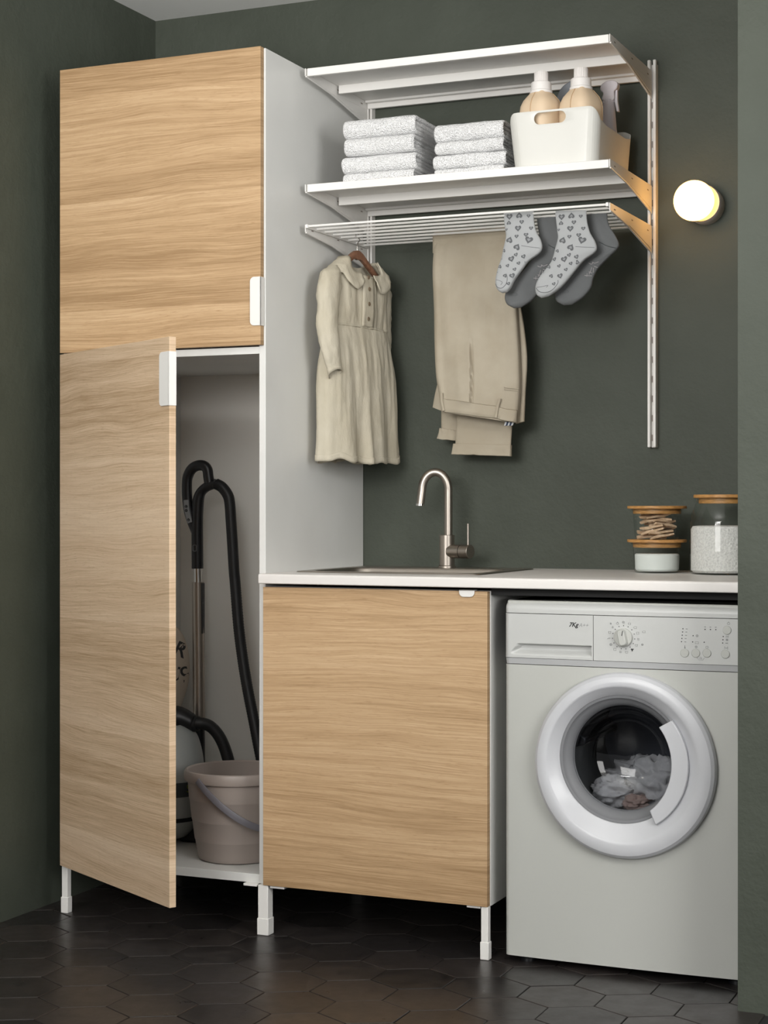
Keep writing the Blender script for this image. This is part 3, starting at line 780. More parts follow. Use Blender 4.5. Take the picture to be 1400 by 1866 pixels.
# door ring: lathe whose inner circles sit slightly higher than the outer one
def ring_lathe(prof, seg=96):
    rows = []
    for r, y, k in prof:
        cx, cz = PCX+(ICX-PCX)*k, PCZ+(ICZ-PCZ)*k
        rows.append([Vector((cx+r*math.cos(2*PI*j/seg), y, cz+r*math.sin(2*PI*j/seg))) for j in range(seg)])
    m = MB(); m.grid(rows, True); return m
ringo = build(ring_lathe([(.2095, .004, 0), (.2125, -.004, 0), (.2125, -.010, 0), (.2095, -.019, 0), (.203, -.0255, 0), (.194, -.0285, .02), (.182, -.0285, .15), (.1775, -.0275, .3),
                          (.174, -.0255, .4), (.160, -.0155, .75), (.148, -.007, 1), (.1465, -.0045, 1), (.1465, .03, 1)]), 'door_ring', RINGM, wm, angle=24)
build(ring_lathe([(.1468, -.003, 1), (.1455, -.0045, 1), (.140, -.0035, 1), (.1385, -.001, 1), (.1335, .004, 1), (.128, .008, 1), (.121, .020, 1), (.120, .026, 1)]), 'inner_trim', RUBBER, wm, angle=24)
# handle flap on the right of the ring
flap = []
for k in range(25):
    a = math.radians(-58+k*4.1); flap.append((ICX+.001+.1585*math.cos(a), ICZ-.006+.1585*math.sin(a)))
inner = []
for k in range(25):
    a = math.radians(40-k*3.9); inner.append((ICX-.001+.122*math.cos(a), ICZ-.004+.131*math.sin(a)))
flap = flap+inner
build(MB().prism(flap, -.026, -.012), 'door_handle', RINGM, wm, bevel=.002)
# glass bowl, seal and drum
gl = []
for k in range(13):
    t = k/12; gl.append((.1205*math.cos(t*PI/2)**.75+.0005, .020+.090*math.sin(t*PI/2)))
gl = [(.121, .018)]+gl
build(MB().lathe(gl, (ICX, 0, ICZ), 'Y', 64), 'glass_bowl', PORTGLASS, wm)
build(MB().lathe([(.150, .012), (.139, .020), (.141, .035), (.150, .04), (.158, .06), (.148, .075), (.160, .09)], (ICX, 0, ICZ), 'Y', 64), 'door_seal', RUBBER, wm)
drm = MB().lathe([(.150, .08), (.150, .385), (.12, .395), (0, .395)], (ICX, 0, ICZ), 'Y', 64)
drum_o = build(drm, 'drum', DRUM, wm)
for k in range(3):
    a = math.radians(100+120*k); ca, sa = math.cos(a), math.sin(a)
    mb = MB(); mb.prism([(-.022, -.150), (.022, -.150), (.008, -.118), (-.008, -.118)], .10, .38)
    mb.xf(Matrix.Translation((ICX, 0, ICZ))@Matrix.Rotation(a, 4, 'Y'))
    build(mb, 'drum_paddle', DRUM, drum_o, bevel=.004)
def crumple(c, rad, seed, m, name, label, amp=.35):
    mb = MB(); rows = []; nu, nv = 60, 40
    for i in range(nv+1):
        th = PI*i/nv; row = []
        for j in range(nu):
            ph = 2*PI*j/nu; d = Vector((math.sin(th)*math.cos(ph), math.sin(th)*math.sin(ph), math.cos(th)))
            q = d*1.6+Vector((seed*3.1, seed*1.7, 0)); w = Vector((noise.noise(q*1.3), noise.noise(q*1.3+Vector((9,0,0))), 0))
            f = 1-abs(noise.noise(q*1.2+w))*1.6*amp+(.5-abs(noise.noise(q*3.1+w)))*amp*.5+noise.noise(q*6)*amp*.12
            row.append(Vector((c[0]+d.x*rad[0]*f, c[1]+d.y*rad[1]*f, c[2]+d.z*rad[2]*f)))
        rows.append(row)
    mb.grid(rows, True, True, True)
    return tag(build(mb, name, m, origin=c, angle=0), label, 'laundry', 'laundry in the drum')
crumple((ICX+.045, .15, ICZ-.078), (.078, .05, .068), 1, CLOTHW, 'laundry_garment', 'crumpled white garment at the right inside the drum', .42)
crumple((ICX-.050, .14, ICZ-.100), (.062, .045, .042), 2, CLOTHW, 'laundry_garment', 'crumpled white garment at the left inside the drum', .42)
crumple((ICX+.006, .115, ICZ-.118), (.038, .03, .022), 3, CLOTHP, 'laundry_garment', 'small pinkish garment at the bottom of the drum', .4)
crumple((ICX+.00, .24, ICZ-.085), (.11, .06, .06), 4, CLOTHW, 'laundry_garment', 'heap of grey-white laundry at the back of the drum', .5)

# ------------------------------------------------------------------ jars
def jar_lid(t, x, y, z, r, rp, th=.0072, plug=.013):
    lid = build(MB().lathe([(0, z), (r-.001, z), (r, z+.001), (r, z+th-.001), (r-.001, z+th), (0, z+th)], (x, y, 0), seg=56), 'lid', BAMBOO, t)
    build(MB().lathe([(0, z-plug), (rp-.001, z-plug), (rp, z-plug+.001), (rp, z+.0002), (0, z+.0002)], (x, y, 0), seg=48), 'plug', BAMBOO, lid)
    build(MB().lathe([(rp, z-.0045), (rp+.0035, z-.005), (rp+.0035, z-.0025), (rp, z-.002)], (x, y, 0), seg=48), 'seal', thin_glass('silicone_seal', (.85,.86,.84,1), 2.0), lid)
jx, jy = 1.4925, .452
ja = thing('glass_jar', 'small glass jar of white powder with bamboo lid, under the peg jar', 'jar', (jx, jy, WT))
build(MB().lathe([(0, WT+.0002), (.052, WT+.0002), (.0575, WT+.005), (.0580, WT+.03), (.0612, .972), (.0665, .978), (.0670, .981), (.0655, .982)], (jx, jy, 0), seg=64), 'glass', GLASS, ja)
build(MB().lathe([(0, WT+.0045), (.050, WT+.0045), (.0548, WT+.009), (.0556, WT+.03), (.0560, .950), (.053, .9535), (0, .9545)], (jx, jy, 0), seg=56), 'powder', POWDERF, ja)
jar_lid(ja, jx, jy, .982, .0750, .0605)
Z2 = .9896
jb = thing('glass_jar', 'small glass jar of clothes pegs with bamboo lid, stacked on another jar', 'jar', (jx, jy, Z2))
build(MB().lathe([(0, Z2), (.050, Z2), (.0555, Z2+.005), (.0575, Z2+.03), (.0612, 1.058), (.0665, 1.063), (.0670, 1.066), (.0655, 1.067)], (jx, jy, 0), seg=64), 'glass', GLASS, jb)
jar_lid(jb, jx, jy, 1.067, .0750, .0605)
def make_peg():
    t = bpy.data.objects.new('clothes_peg', None); C.objects.link(t); t.empty_display_size = .02; ORG[t] = Vector((0,0,0))
    for s_ in (-1, 1):
        pr = [(-.030, .0012), (-.006, .0016), (.002, .0008), (.012, .0006), (.030, .0042), (.030, .0080), (.008, .0062), (-.006, .0062), (-.030, .0046)]
        build(MB().prism([(a*1.05, s_*b*1.3) for a, b in pr], -.0058, .0058, 'XZ'), 'prong', PEGW, t, bevel=.0006)
    sp_ = [Vector((.003+.0032*math.cos(k*.7), -.0048+k*.00048, .0030*math.sin(k*.7))) for k in range(21)]
    build(MB().tube(sp_, .0007, 6), 'spring', WIRE, t)
    return tag(t, 'pale wooden clothes peg inside the upper glass jar', 'clothes peg', 'clothes pegs in the jar')
peg0 = make_peg(); PR = random.Random(21)
pegs = []
for k in range(12):
    lay = k//3; z = Z2+.0125+lay*.0140
    off = ((k % 3)-1)*.026+PR.uniform(-.004, .004)
    a = YAW+PR.uniform(-.6, .6)
    # spread across the jar, lying roughly along the shelf
    px_ = jx-math.sin(a)*off+PR.uniform(-.004, .004)-math.cos(a)*0; py_ = jy+math.cos(a)*off
    lim = math.sqrt(max(.0001, .0505**2-off**2)); sh = max(0, lim-.031)
    px_ += math.cos(a)*PR.uniform(-sh, sh)
    pegs.append((px_, py_, z, a+(PI if PR.random() < .5 else 0), PR.uniform(-.22, .22), PR.uniform(-.5, .5)))
for k, (x, y, z, a, tilt, roll) in enumerate(pegs):
    if k == 0: o = peg0
    else:
        o = peg0.copy(); C.objects.link(o)
        for ch in peg0.children:
            c = ch.copy(); C.objects.link(c); c.parent = o
    o.location = (x, y, z); o.rotation_euler = (roll, tilt, a)
bxj, byj, rj = 1.670, .42, .0845
jc = thing('glass_jar', 'large glass jar of coarse white powder beside the two small jars', 'jar', (bxj, byj, WT))
build(MB().lathe([(0, WT+.0002), (rj-.006, WT+.0002), (rj, WT+.006), (rj, 1.03), (rj-.004, 1.052), (rj-.013, 1.074), (rj-.018, 1.083), (rj-.014, 1.090), (rj-.014, 1.092), (rj-.016, 1.0935)], (bxj, byj, 0), seg=72), 'glass', GLASS, jc)
build(MB().lathe([(0, WT+.0045), (rj-.010, WT+.0045), (rj-.0035, WT+.010), (rj-.0035, 1.016), (rj-.008, 1.0235), (rj-.02, 1.0255), (0, 1.026)], (bxj, byj, 0), seg=64), 'powder', POWDER, jc)
jar_lid(jc, bxj, byj, 1.0938, .0745, .0620, .008, .014)
# ------------------------------------------------------------------ dress on a hanger (hangs square to the rack rods)
DTH = math.radians(82); DU = Vector((math.cos(DTH), math.sin(DTH), 0)); DN = Vector((math.sin(DTH), -math.cos(DTH), 0))
HX, HY = .680, .404
DC = Vector((HX, HY, 0))
def D(u, v, z): return DC+DU*u+DN*v+Vector((0, 0, z))
A_T = [(1.19, .177), (1.30, .175), (1.42, .172), (1.50, .156), (1.545, .140), (1.56, .134), (1.62, .130), (1.665, .134), (1.69, .124), (1.705, .112), (1.72, .092), (1.735, .074)]
B_T = [(1.19, .050), (1.30, .047), (1.45, .043), (1.53, .034), (1.555, .030), (1.60, .034), (1.66, .034), (1.70, .030), (1.735, .026)]
def body_pt(th, z, lift=0):
    "th=0 right side (+u), th=-pi/2 ... ; front centre is th=pi/2"
    a, b = interp(A_T, z), interp(B_T, z)
    cu, sv = math.cos(th), math.sin(th)
    pw = .8
    u = a*abs(cu)**pw*(1 if cu >= 0 else -1); v = b*abs(sv)**.7*(1 if sv >= 0 else -1)
    d = 0
    if z < 1.552:
        k = min(1, (1.552-z)/.10); kh = min(1, (1.552-z)/.36)
        s_ = (u/.19)
        d += .0065*kh*math.sin(s_*8.5+1.0+.6*math.sin(z*9))+.0032*kh*math.sin(s_*15+2.2+z*6)
        d += .0030*k*(1-.85*kh)*noise.noise(Vector((u*75, z*7, 3)))*1.6
        if abs(s_+.12+ (z-1.4)*.12) < .09: d += .011*kh*(1-abs(s_+.12+(z-1.4)*.12)/.09)
    else:
        d += .0055*noise.noise(Vector((u*26, z*9, 1.5)))+.0025*noise.noise(Vector((u*60, z*14, 7)))
        if z < 1.60: d += .0022*noise.noise(Vector((u*90, z*8, 5)))*sstep(1.60, 1.555, z)
    d += .0028*noise.noise(Vector((u*30, v*26, z*5)))+.0007*noise.noise(Vector((u*70+z*20, v*40, z*30)))
    n = Vector((cu/max(a, .01)*.03, sv)).normalized()
    return D(u+n.x*(d+lift), v+n.y*(d+lift), z)
def ztop(th):
    f = max(0, math.sin(th)); bk = max(0, -math.sin(th))
    w = abs(math.cos(th))
    return 1.735-.042*sstep(.45, 1, f)-.012*sstep(.4, 1, bk)
def zbot(th):
    return 1.192+.0035*math.sin(math.cos(th)*7+1)+.003*math.sin(math.cos(th)*15)-.010*max(0, 1-abs(math.cos(th)-.05)/.28)*max(0, math.sin(th))
dress = thing('linen_dress', 'small cream linen dress with collar hanging from the drying rack', 'dress', (HX, HY, 1.2))
NT, NZ = 260, 130
rows = []
for i in range(NZ+1):
    t = i/NZ; row = []
    for j in range(NT):
        th = 2*PI*j/NT; z = zbot(th)+(ztop(th)-zbot(th))*t
        row.append(body_pt(th, z))
    rows.append(row)
dbm = MB(); dbm.grid(rows, True)
build(dbm, 'dress_body', LINEN, dress, angle=0, solid=.0018)
# hem stitch fold
hem = MB(); rows = []
for i in range(4):
    rows.append([body_pt(2*PI*j/NT, zbot(2*PI*j/NT)+.001+.016*i/3, .0018) for j in range(NT)])
hem.grid(rows, True); build(hem, 'hem', LINEN, dress, angle=0, solid=.001)
# waist seam
build(MB().grid([[body_pt(2*PI*j/NT, 1.551+.003*k, .0014) for j in range(NT)] for k in range(3)], True), 'waist_seam', LINEN, dress, angle=0, solid=.0012)
# placket and buttons
pk = MB().grid([[body_pt(PI/2+da, 1.556+(1.690-1.556)*i/24, .003) for da in (-.15, -.08, 0, .08, .15)] for i in range(25)])
build(pk, 'placket', LINEN, dress, angle=0, solid=.0016)
for z in (1.689, 1.657, 1.617, 1.577):
    p = body_pt(PI/2, z, .0052); m = MB().lathe([(0, -.0012), (.0052, -.0012), (.0058, 0), (.0052, .0012), (0, .0012)], (0,0,0), 'Y', 20)
    m.xf(Matrix.Translation(p)@Matrix.Rotation(DTH, 4, 'Z')); build(m, 'button', BTN, dress)
# collar: two rounded flaps lying on the chest
for sgn in (1, -1):
    rows = []
    NA = 40
    for i in range(NA+1):
        t = i/NA; th = PI/2-sgn*(.16+t*2.0)
        w = .050*min(1, math.sqrt(max(0, 1-(1-min(1, (t+.02)/.16))**2)))*(1 if t < .7 else 1-.25*(t-.7)/.3)
        row = []
        for k in range(7):
            q = k/6; z = ztop(th)+.004-w*q
            lift = .004+.005*math.sin(q*PI*.6)+(.0035 if q > .5 else 0)
            p = body_pt(th, min(z, 1.735), lift)
            if z > 1.735: p.z = z
            # the inner edge stands up slightly at the neck
            row.append(p)
        rows.append(row)
    build(MB().grid(rows), 'collar', LINEN, dress, angle=0, solid=.0022)
# sleeves
def sleeve(pts, rads, name='sleeve'):
    P = spline(pts, 60); rows = []
    for i, p in enumerate(P):
        t = i/59; r = interp(rads, t); row = []
        for j in range(36):
            a = 2*PI*j/36
            rr = 1+.13*math.sin(a*3+t*5)*t+.16*noise.noise(Vector((math.cos(a)*1.5, math.sin(a)*1.5, t*7+p.z)))+.07*noise.noise(Vector((math.cos(a)*3.5, math.sin(a)*3.5, t*22)))
            row.append(p+DU*math.cos(a)*r*rr+DN*math.sin(a)*r*.62*rr+Vector((0, 0, .012*max(0, (t-.8)/.2)*math.sin(a))))
        rows.append(row)
    m = MB(); m.grid(rows, True, cap0=True)
    o = build(m, name, LINEN, dress, angle=0, solid=.0015)
    cuff = MB(); cuff.grid([[c+(p-c)*1.05 for p, c in zip(rows[i], [P[i]]*36)] for i in (55, 57, 59)], True)
    build(cuff, 'cuff', LINEN, o, angle=0, solid=.0012)
sleeve([D(-.118, .004, 1.708), D(-.146, .010, 1.675), D(-.160, .012, 1.62), D(-.166, .014, 1.56), D(-.170, .022, 1.50), D(-.168, .030, 1.455), D(-.163, .034, 1.418)], [(0, .016), (.10, .034), (.25, .040), (.6, .036), (1, .022)])
sleeve([D(.118, .0, 1.706), D(.124, -.004, 1.672), D(.136, -.008, 1.61), D(.150, -.014, 1.55), D(.158, -.020, 1.50), D(.158, -.022, 1.45)], [(0, .016), (.10, .032), (.25, .040), (.6, .036), (1, .028)])
hanger = thing('clothes_hanger', 'brown wooden hanger hooked on the drying rack, holding the dress', 'hanger', (HX, HY, 1.75))
hp = [(-.142, 1.690), (-.11, 1.704), (-.06, 1.733), (-.022, 1.757), (0, 1.763), (.022, 1.757), (.06, 1.733), (.11, 1.704), (.142, 1.690)]
P = spline([(a, 0, b) for a, b in hp], 50); rows = []
for i, p in enumerate(P):
    t = i/49; hgt = .012+.014*(1-abs(2*t-1)**.6)
    rows.append([D(p.x, sx*.0065, p.z-hgt/2+sz*hgt/2) for sx, sz in ((-1, -.7), (-.7, -1), (.7, -1), (1, -.7), (1, .7), (.7, 1), (-.7, 1), (-1, .7))])
build(MB().grid(rows, True, True, True), 'hanger_arms', HANG, hanger, angle=50)
hk = [D(0, 0, 1.760), D(0, 0, 1.775), D(.004, 0, 1.785), D(.014, 0, 1.794)]
yc_ = RODS[4]+.006
for k in range(12):
    a = math.radians(-35+k*21); q = D(0, 0, 0)
    uu = (yc_-HY)+.0078*math.cos(a); hk.append(D(uu, 0, S3-.004+.0078*math.sin(a)))
build(MB().tube(spline(hk, 60), .0013, 8), 'hook', WIRE, hanger)

# ------------------------------------------------------------------ trousers folded over a back rod
TY = RODS[6]+.006
tr = thing('beige_trousers', 'beige cotton trousers folded over the drying rack, turned-up cuffs hanging below', 'trousers', (1.0, TY, 1.3))
yf = TY-.030
def PX_(pts, Y): return [(lambda p: (p.x, p.z))(at(a, b, Y)) for a, b in pts]
Lf = PX_([(787, 427), (789, 480), (793, 560), (794, 620), (797, 680), (803, 720), (808, 751)], yf)
Rf = PX_([(936, 417), (938, 470), (941, 540), (945, 600), (948, 650), (949, 710), (944, 771)], yf)
def tr_disp(u, t):
    d = .006*noise.noise(Vector((u*3.2, t*3, 4)))+.004*noise.noise(Vector((u*7, t*2.2, 9)))
    # pressed pleat: the left side laps over the right
    pc = .47-.045*sstep(.6, 1, t)
    if t > .5:
        k = sstep(.5, .62, t)*(1-sstep(.90, .93, t)); d += .009*k*(1-sstep(pc-.004, pc+.004, u))*math.exp(-((u-pc)/.20)**2)-.004*k*math.exp(-((u-pc-.012)/.012)**2)
    d += .005*math.exp(-((u-.05)/.05)**2)
    return d
thick = lambda t: .010+.016*sstep(0, .35, t)+.006*sstep(.4, .8, t)
rows = slab_rows(Lf, Rf, 0, thick, 120, 260, lambda t: TY-.010-.022*sstep(0, .25, t), tr_disp, .55)
fm = MB(); fm.grid(rows, True, True, True)
front = build(fm, 'seat', CHINO, tr, angle=55)
FB = fm.bvh()
# fold over the rod
fold = MB(); rows = []
for i in range(40):
    u = i/39; xa = Lf[0][0]+(Rf[0][0]-Lf[0][0])*u; za = Lf[0][1]+(Rf[0][1]-Lf[0][1])*u
    row = []
    for k in range(15):
        a = PI*k/14; row.append(Vector((xa, TY-.021*math.cos(a), S3-.006+.0135*math.sin(a)+.001*noise.noise(Vector((u*8, k*.3, 2))))))
    row = [Vector((xa, TY-.021, S3-.05))]+row+[Vector((xa, TY+.021, S3-.05))]
    rows.append(row)
fold.grid(rows); build(fold, 'fold', CHINO, tr, angle=0, solid=.004)
# hind edge strip of the far half showing on the right
Lb = PX_([(934, 540), (940, 600), (944, 660), (944, 720), (940, 772)], yf+.02)
Rb = PX_([(945, 540), (955, 600), (960, 655), (957, 715), (955, 768)], yf+.02)
m = MB(); m.grid(slab_rows(Lb, Rb, yf+.024, .008, 40, 20), True, True, True); build(m, 'far_half', CHINO, tr, angle=55)
Lb = PX_([(799, 692), (793, 715), (788, 742)], yf+.02); Rb = PX_([(806, 692), (806, 720), (806, 749)], yf+.02)
m = MB(); m.grid(slab_rows(Lb, Rb, yf+.024, .007, 20, 20), True, True, True); build(m, 'far_waistband', CHINO, tr, angle=55)
def on_front(px, py, lift=.001):
    p0 = at(px, py, 0); hit = FB.ray_cast(CAM, (p0-CAM).normalized())
    q = hit[0] if hit[0] else at(px, py, yf-.02)
    return q-(p0-CAM).normalized()*lift
# waistband, belt loops, welt pocket
wb = MB(); rows = []
def wl(u, q):
    x = 806.5+(945-806.5)*u; lo = interp([(806, 750), (815, 752), (900, 762), (925, 768), (946, 770)], x); hi = lo-24+2*u
    return x, lo+(hi-lo)*q
for q in (0, .05, .35, .7, .97, 1.0):
    rows.append([on_front(*wl(i/40*.985+.005, q), lift=.0005 if q in (0, 1.0) else .0035) for i in range(41)])
wb.grid(rows); build(wb, 'waistband', CHINO, tr, angle=60, solid=.001)
for pts in ([(805, 716), (805.5, 732), (809, 749)], [(911.5, 726), (907, 742), (904, 761)]):
    P = [on_front(a, b, .006) for a, b in pts]; build(MB().tube(spline(P, 14), (.0042), 8), 'belt_loop', CHINO, tr)
P = [on_front(a, b, .0022) for a, b in ((919, 705.5), (926, 706.5), (934, 707.5), (945, 709))]
build(MB().tube(P, .0018, 6), 'welt_pocket', CHINO, tr)
P = [on_front(a, b, .0022) for a, b in ((919, 709), (926, 710), (934, 711), (945, 712.5))]
build(MB().tube(P, .0018, 6), 'welt_pocket', CHINO, tr)
# striped lining peeping out of the waist
for k in range(5):
    a0 = 921+k*3.2; P4 = [at(a0, 768, yf-.004), at(a0+3.2, 768.6, yf-.004), at(a0+.6, 775, yf-.004), at(a0-2.2, 776, yf-.004)]
    mb = MB(); mb.add(P4+[p+Vector((0, .003, 0)) for p in P4], [(0,1,2,3), (7,6,5,4), (0,4,5,1), (1,5,6,2), (2,6,7,3), (3,7,4,0)])
    build(mb, 'lining_stripe', STRIPEB if k % 2 else STRIPEW, tr)
# the two legs hanging down behind
def tleg(Lp, Rp, Y, cuffL, cuffR, seed):
    L_ = PX_(Lp, Y); R_ = PX_(Rp, Y)
    m = MB(); m.grid(slab_rows(L_, R_, Y, .009, 60, 36, lambda t: Y, lambda u, t: .003*noise.noise(Vector((u*3, t*3, seed)))+.0018*math.exp(-((u-.42)/.03)**2), .5), True, True, True)
    o = build(m, 'leg', CHINO, tr, angle=55)
    m = MB(); m.grid(slab_rows(PX_(cuffL, Y), PX_(cuffR, Y), Y, .0135, 20, 60, None, lambda u, t: .002*noise.noise(Vector((u*9, t*2, seed+3))), .35), True, True, True)
    for p in m.v: p.z += .0018*noise.noise(Vector((p.x*60, seed, 0)))*(1 if p.z < min(q.z for q in m.v)+.02 else .2)
    build(m, 'cuff', CHINO, o, bevel=.001, angle=50)
tleg([(800, 500), (804, 700), (805, 790)], [(900, 500), (890, 700), (866, 795)], TY+.042, [(802.5, 780), (800.5, 790), (797.5, 800)], [(840, 785.5), (842, 795), (842, 804)], 1)
tleg([(822, 500), (832, 740), (830, 815)], [(932, 500), (934, 740), (931.5, 815)], TY+.020, [(827, 808.5), (825.5, 818), (823.5, 828)], [(932.5, 811), (932, 822), (932, 831.5)], 5)

# ------------------------------------------------------------------ socks
K4 = .18571
def sock(left, right, Y, m, name, label, T=.011):
    f = lambda pts: [(lambda p: (p.x, p.z))(at(890+a*K4, 360+b*K4, Y)) for a, b in pts]
    t = thing(name, label, 'sock', (at(890+left[0][0]*K4, 400, Y).x, Y, 1.7), 'socks on the drying rack')
    rows = slab_rows(f(left), f(right), Y, lambda q: T*(.55+.6*sstep(.05, .5, q))*math.sqrt(max(.02, 1-max(0, (q-.88)/.12)**2)), 110, 40,
                     None, lambda u, q: .0016*noise.noise(Vector((u*4, q*9, Y*40))), .6)
    mb = MB(); mb.grid(rows, True, True, True)
    build(mb, 'sock_body', m, t, angle=55)
    return t, mb.bvh(), f
L1 = [(150,132),(158,240),(170,330),(174,390),(152,495),(130,600),(100,690),(76,795),(78,868),(104,915),(140,938)]
R1 = [(446,126),(450,225),(470,325),(516,415),(530,490),(500,548),(400,622),(340,700),(262,808),(222,885),(186,930)]
L2 = [(655,132),(668,245),(678,330),(684,400),(660,500),(625,620),(570,700),(500,790),(466,878),(478,952),(522,986)]
R2 = [(966,126),(970,225),(1000,340),(1048,425),(1067,495),(1040,545),(940,618),(862,708),(782,808),(700,895),(598,968)]
D2L = [(965,150),(975,250),(990,350),(985,440),(950,530),(890,630),(800,730),(710,830),(655,930),(672,1015),(740,1058)]
D2R = [(1166,150),(1182,260),(1255,385),(1284,455),(1268,505),(1180,592),(1085,690),(1032,790),(1008,885),(930,980),(820,1052)]
D1L = [(a-488, b+28) for a, b in D2L]; D1R = [(a-500, b+28) for a, b in D2R]
D1L = [(max(a, 168), b) for a, b in D1L]
yl, yd = RODS[1]+.006, RODS[2]+.010
K_D = 'plain dark grey ankle sock hanging behind the '
dk = [sock(D1L, D1R, yd, SOCKD, 'ankle_sock', K_D+'left heart-patterned sock'), sock(D2L, D2R, yd, SOCKD, 'ankle_sock', K_D+'right heart-patterned sock')]
lt = [sock(L1, R1, yl, SOCKL, 'ankle_sock', 'light grey sock with dark hearts, left one over the trousers'), sock(L2, R2, yl, SOCKL, 'ankle_sock', 'light grey sock with dark hearts, right one nearer the bracket')]
hearts = [(215,190,28,0),(312,180,28,180),(403,183,16,0),(210,252,20,180),(337,243,20,0),(302,305,28,0),(428,303,18,0),(186,317,12,0),(290,385,18,0),(383,370,20,0),(220,422,30,160),(412,420,34,-15),
          (297,492,30,150),(165,525,16,150),(142,607,18,20),(288,567,18,20),(243,608,28,15),(362,585,20,20),(313,650,16,20),(372,637,18,80),(127,682,18,160),(207,675,16,20),(275,710,16,20),(102,738,18,20),(250,772,24,15),(180,772,18,150),(213,850,16,20)]
def heart_poly(s, n=22):
    out = []
    for k in range(n):
        a = 2*PI*k/n; out.append((s*math.sin(a)**3, s*(.81*math.cos(a)-.31*math.cos(2*a)-.125*math.cos(3*a)-.06*math.cos(4*a))))
    return out
for si, (t, bv_, f) in enumerate(lt):
    mb = MB(); mb2 = MB()
    for (hx, hy, s_, rot) in hearts:
        if si == 1:
            sh = interp([(126, 512), (320, 512), (490, 527), (640, 515), (720, 478), (800, 445), (860, 440)], hy); hx2, hy2 = hx+sh, hy+3
            if hy > 650: hx2 += (hx-190)*.25
        else: hx2, hy2 = hx, hy
        cz_ = at(890+hx2*K4, 360+hy2*K4, yl); sc = s_*K4*.00137*1.18; ca, sa = math.cos(math.radians(rot)), math.sin(math.radians(rot))
        for (mm, k_, lift) in ((mb, 1.0, .0004), (mb2, .42, .0008)):
            pts = []; ok = True
            for a, b in heart_poly(sc*k_):
                a, b = a*ca-b*sa, a*sa+b*ca
                h = bv_.ray_cast(Vector((cz_.x+a, -1, cz_.z+b)), Vector((0, 1, 0)))
                if not h[0]: ok = False; break
                pts.append(h[0]+Vector((0, -lift, 0)))
            if not ok: continue
            cen = sum(pts, Vector())/len(pts); h = bv_.ray_cast(Vector((cen.x, -1, cen.z)), Vector((0, 1, 0))); cen = h[0]+Vector((0, -lift-.0001, 0))
            mm.add(pts+[cen], [(i, (i+1) % len(pts), len(pts)) for i in range(len(pts))])
    o = build(mb, 'heart_print', HEART, t, angle=0, label='dark grey hearts')
    build(mb2, 'heart_centre', mat('heart_centre_yarn', '#8b8d8f', .9) if 'heart_centre_yarn' not in MATS else MATS['heart_centre_yarn'], o, angle=0)
def surf_line(bv_, pts, Y, r, name, m, t, lift=.0004):
    P = []
    for a, b in [(p.x, p.y) for p in spline([(a, b, 0) for a, b in pts], 24)]:
        q = at(890+a*K4, 360+b*K4, Y); h = bv_.ray_cast(Vector((q.x, -1, q.z)), Vector((0, 1, 0)))
        if h[0]: P.append(h[0]+Vector((0, -lift, 0)))
    if len(P) > 2: build(MB().tube(P, r, 6), name, m, t)
surf_line(lt[0][1], [(82,850),(105,885),(150,893),(190,855),(203,800),(195,755)], yl, .0007, 'toe_seam', SOCKD, lt[0][0])
surf_line(lt[0][1], [(90,812),(125,820),(155,838),(140,862)], yl, .0005, 'toe_seam', SOCKD, lt[0][0])
surf_line(lt[0][1], [(340,478),(420,490),(515,500)], yl, .0006, 'heel_seam', SOCKD, lt[0][0], .0002)
surf_line(lt[1][1], [(478,890),(520,930),(590,935),(650,905),(695,850),(700,815)], yl, .0007, 'toe_seam', SOCKD, lt[1][0])
surf_line(lt[1][1], [(490,885),(540,880),(600,868),(585,888)], yl, .0005, 'toe_seam', SOCKD, lt[1][0])
surf_line(lt[1][1], [(870,488),(950,492),(1050,495)], yl, .0006, 'heel_seam', SOCKD, lt[1][0], .0002)
GRIP = mat('pale_sock_print', '#9b9798', .8)
for si, ox, oy in ((0, -500, 28), (1, 0, 0)):
    for pts in ([(1000,650),(1030,660),(1045,640)], [(1035,640),(1060,650),(1095,635)], [(1030,690),(1020,720),(1000,760)], [(1050,680),(1080,690)], [(1045,695),(1040,740)], [(960,770),(1025,772)], [(1000,735),(1030,745)], [(985,750),(980,780)]):
        surf_line(dk[si][1], [(a+ox, b+oy) for a, b in pts] if len(pts) > 2 else [(pts[0][0]+ox, pts[0][1]+oy), ((pts[0][0]+pts[1][0])/2+ox, (pts[0][1]+pts[1][1])/2+oy), (pts[1][0]+ox, pts[1][1]+oy)], yd, .0010, 'sole_print', GRIP, dk[si][0])
    surf_line(dk[si][1], [(1100+ox,440+oy),(1180+ox,480+oy),(1262+ox,500+oy)], yd, .0010, 'heel_seam', VACD, dk[si][0], .0)
    surf_line(dk[si][1], [(715+ox,900+oy),(790+ox,915+oy),(800+ox,935+oy),(740+ox,940+oy)], yd, .0005, 'toe_seam', HEART, dk[si][0])

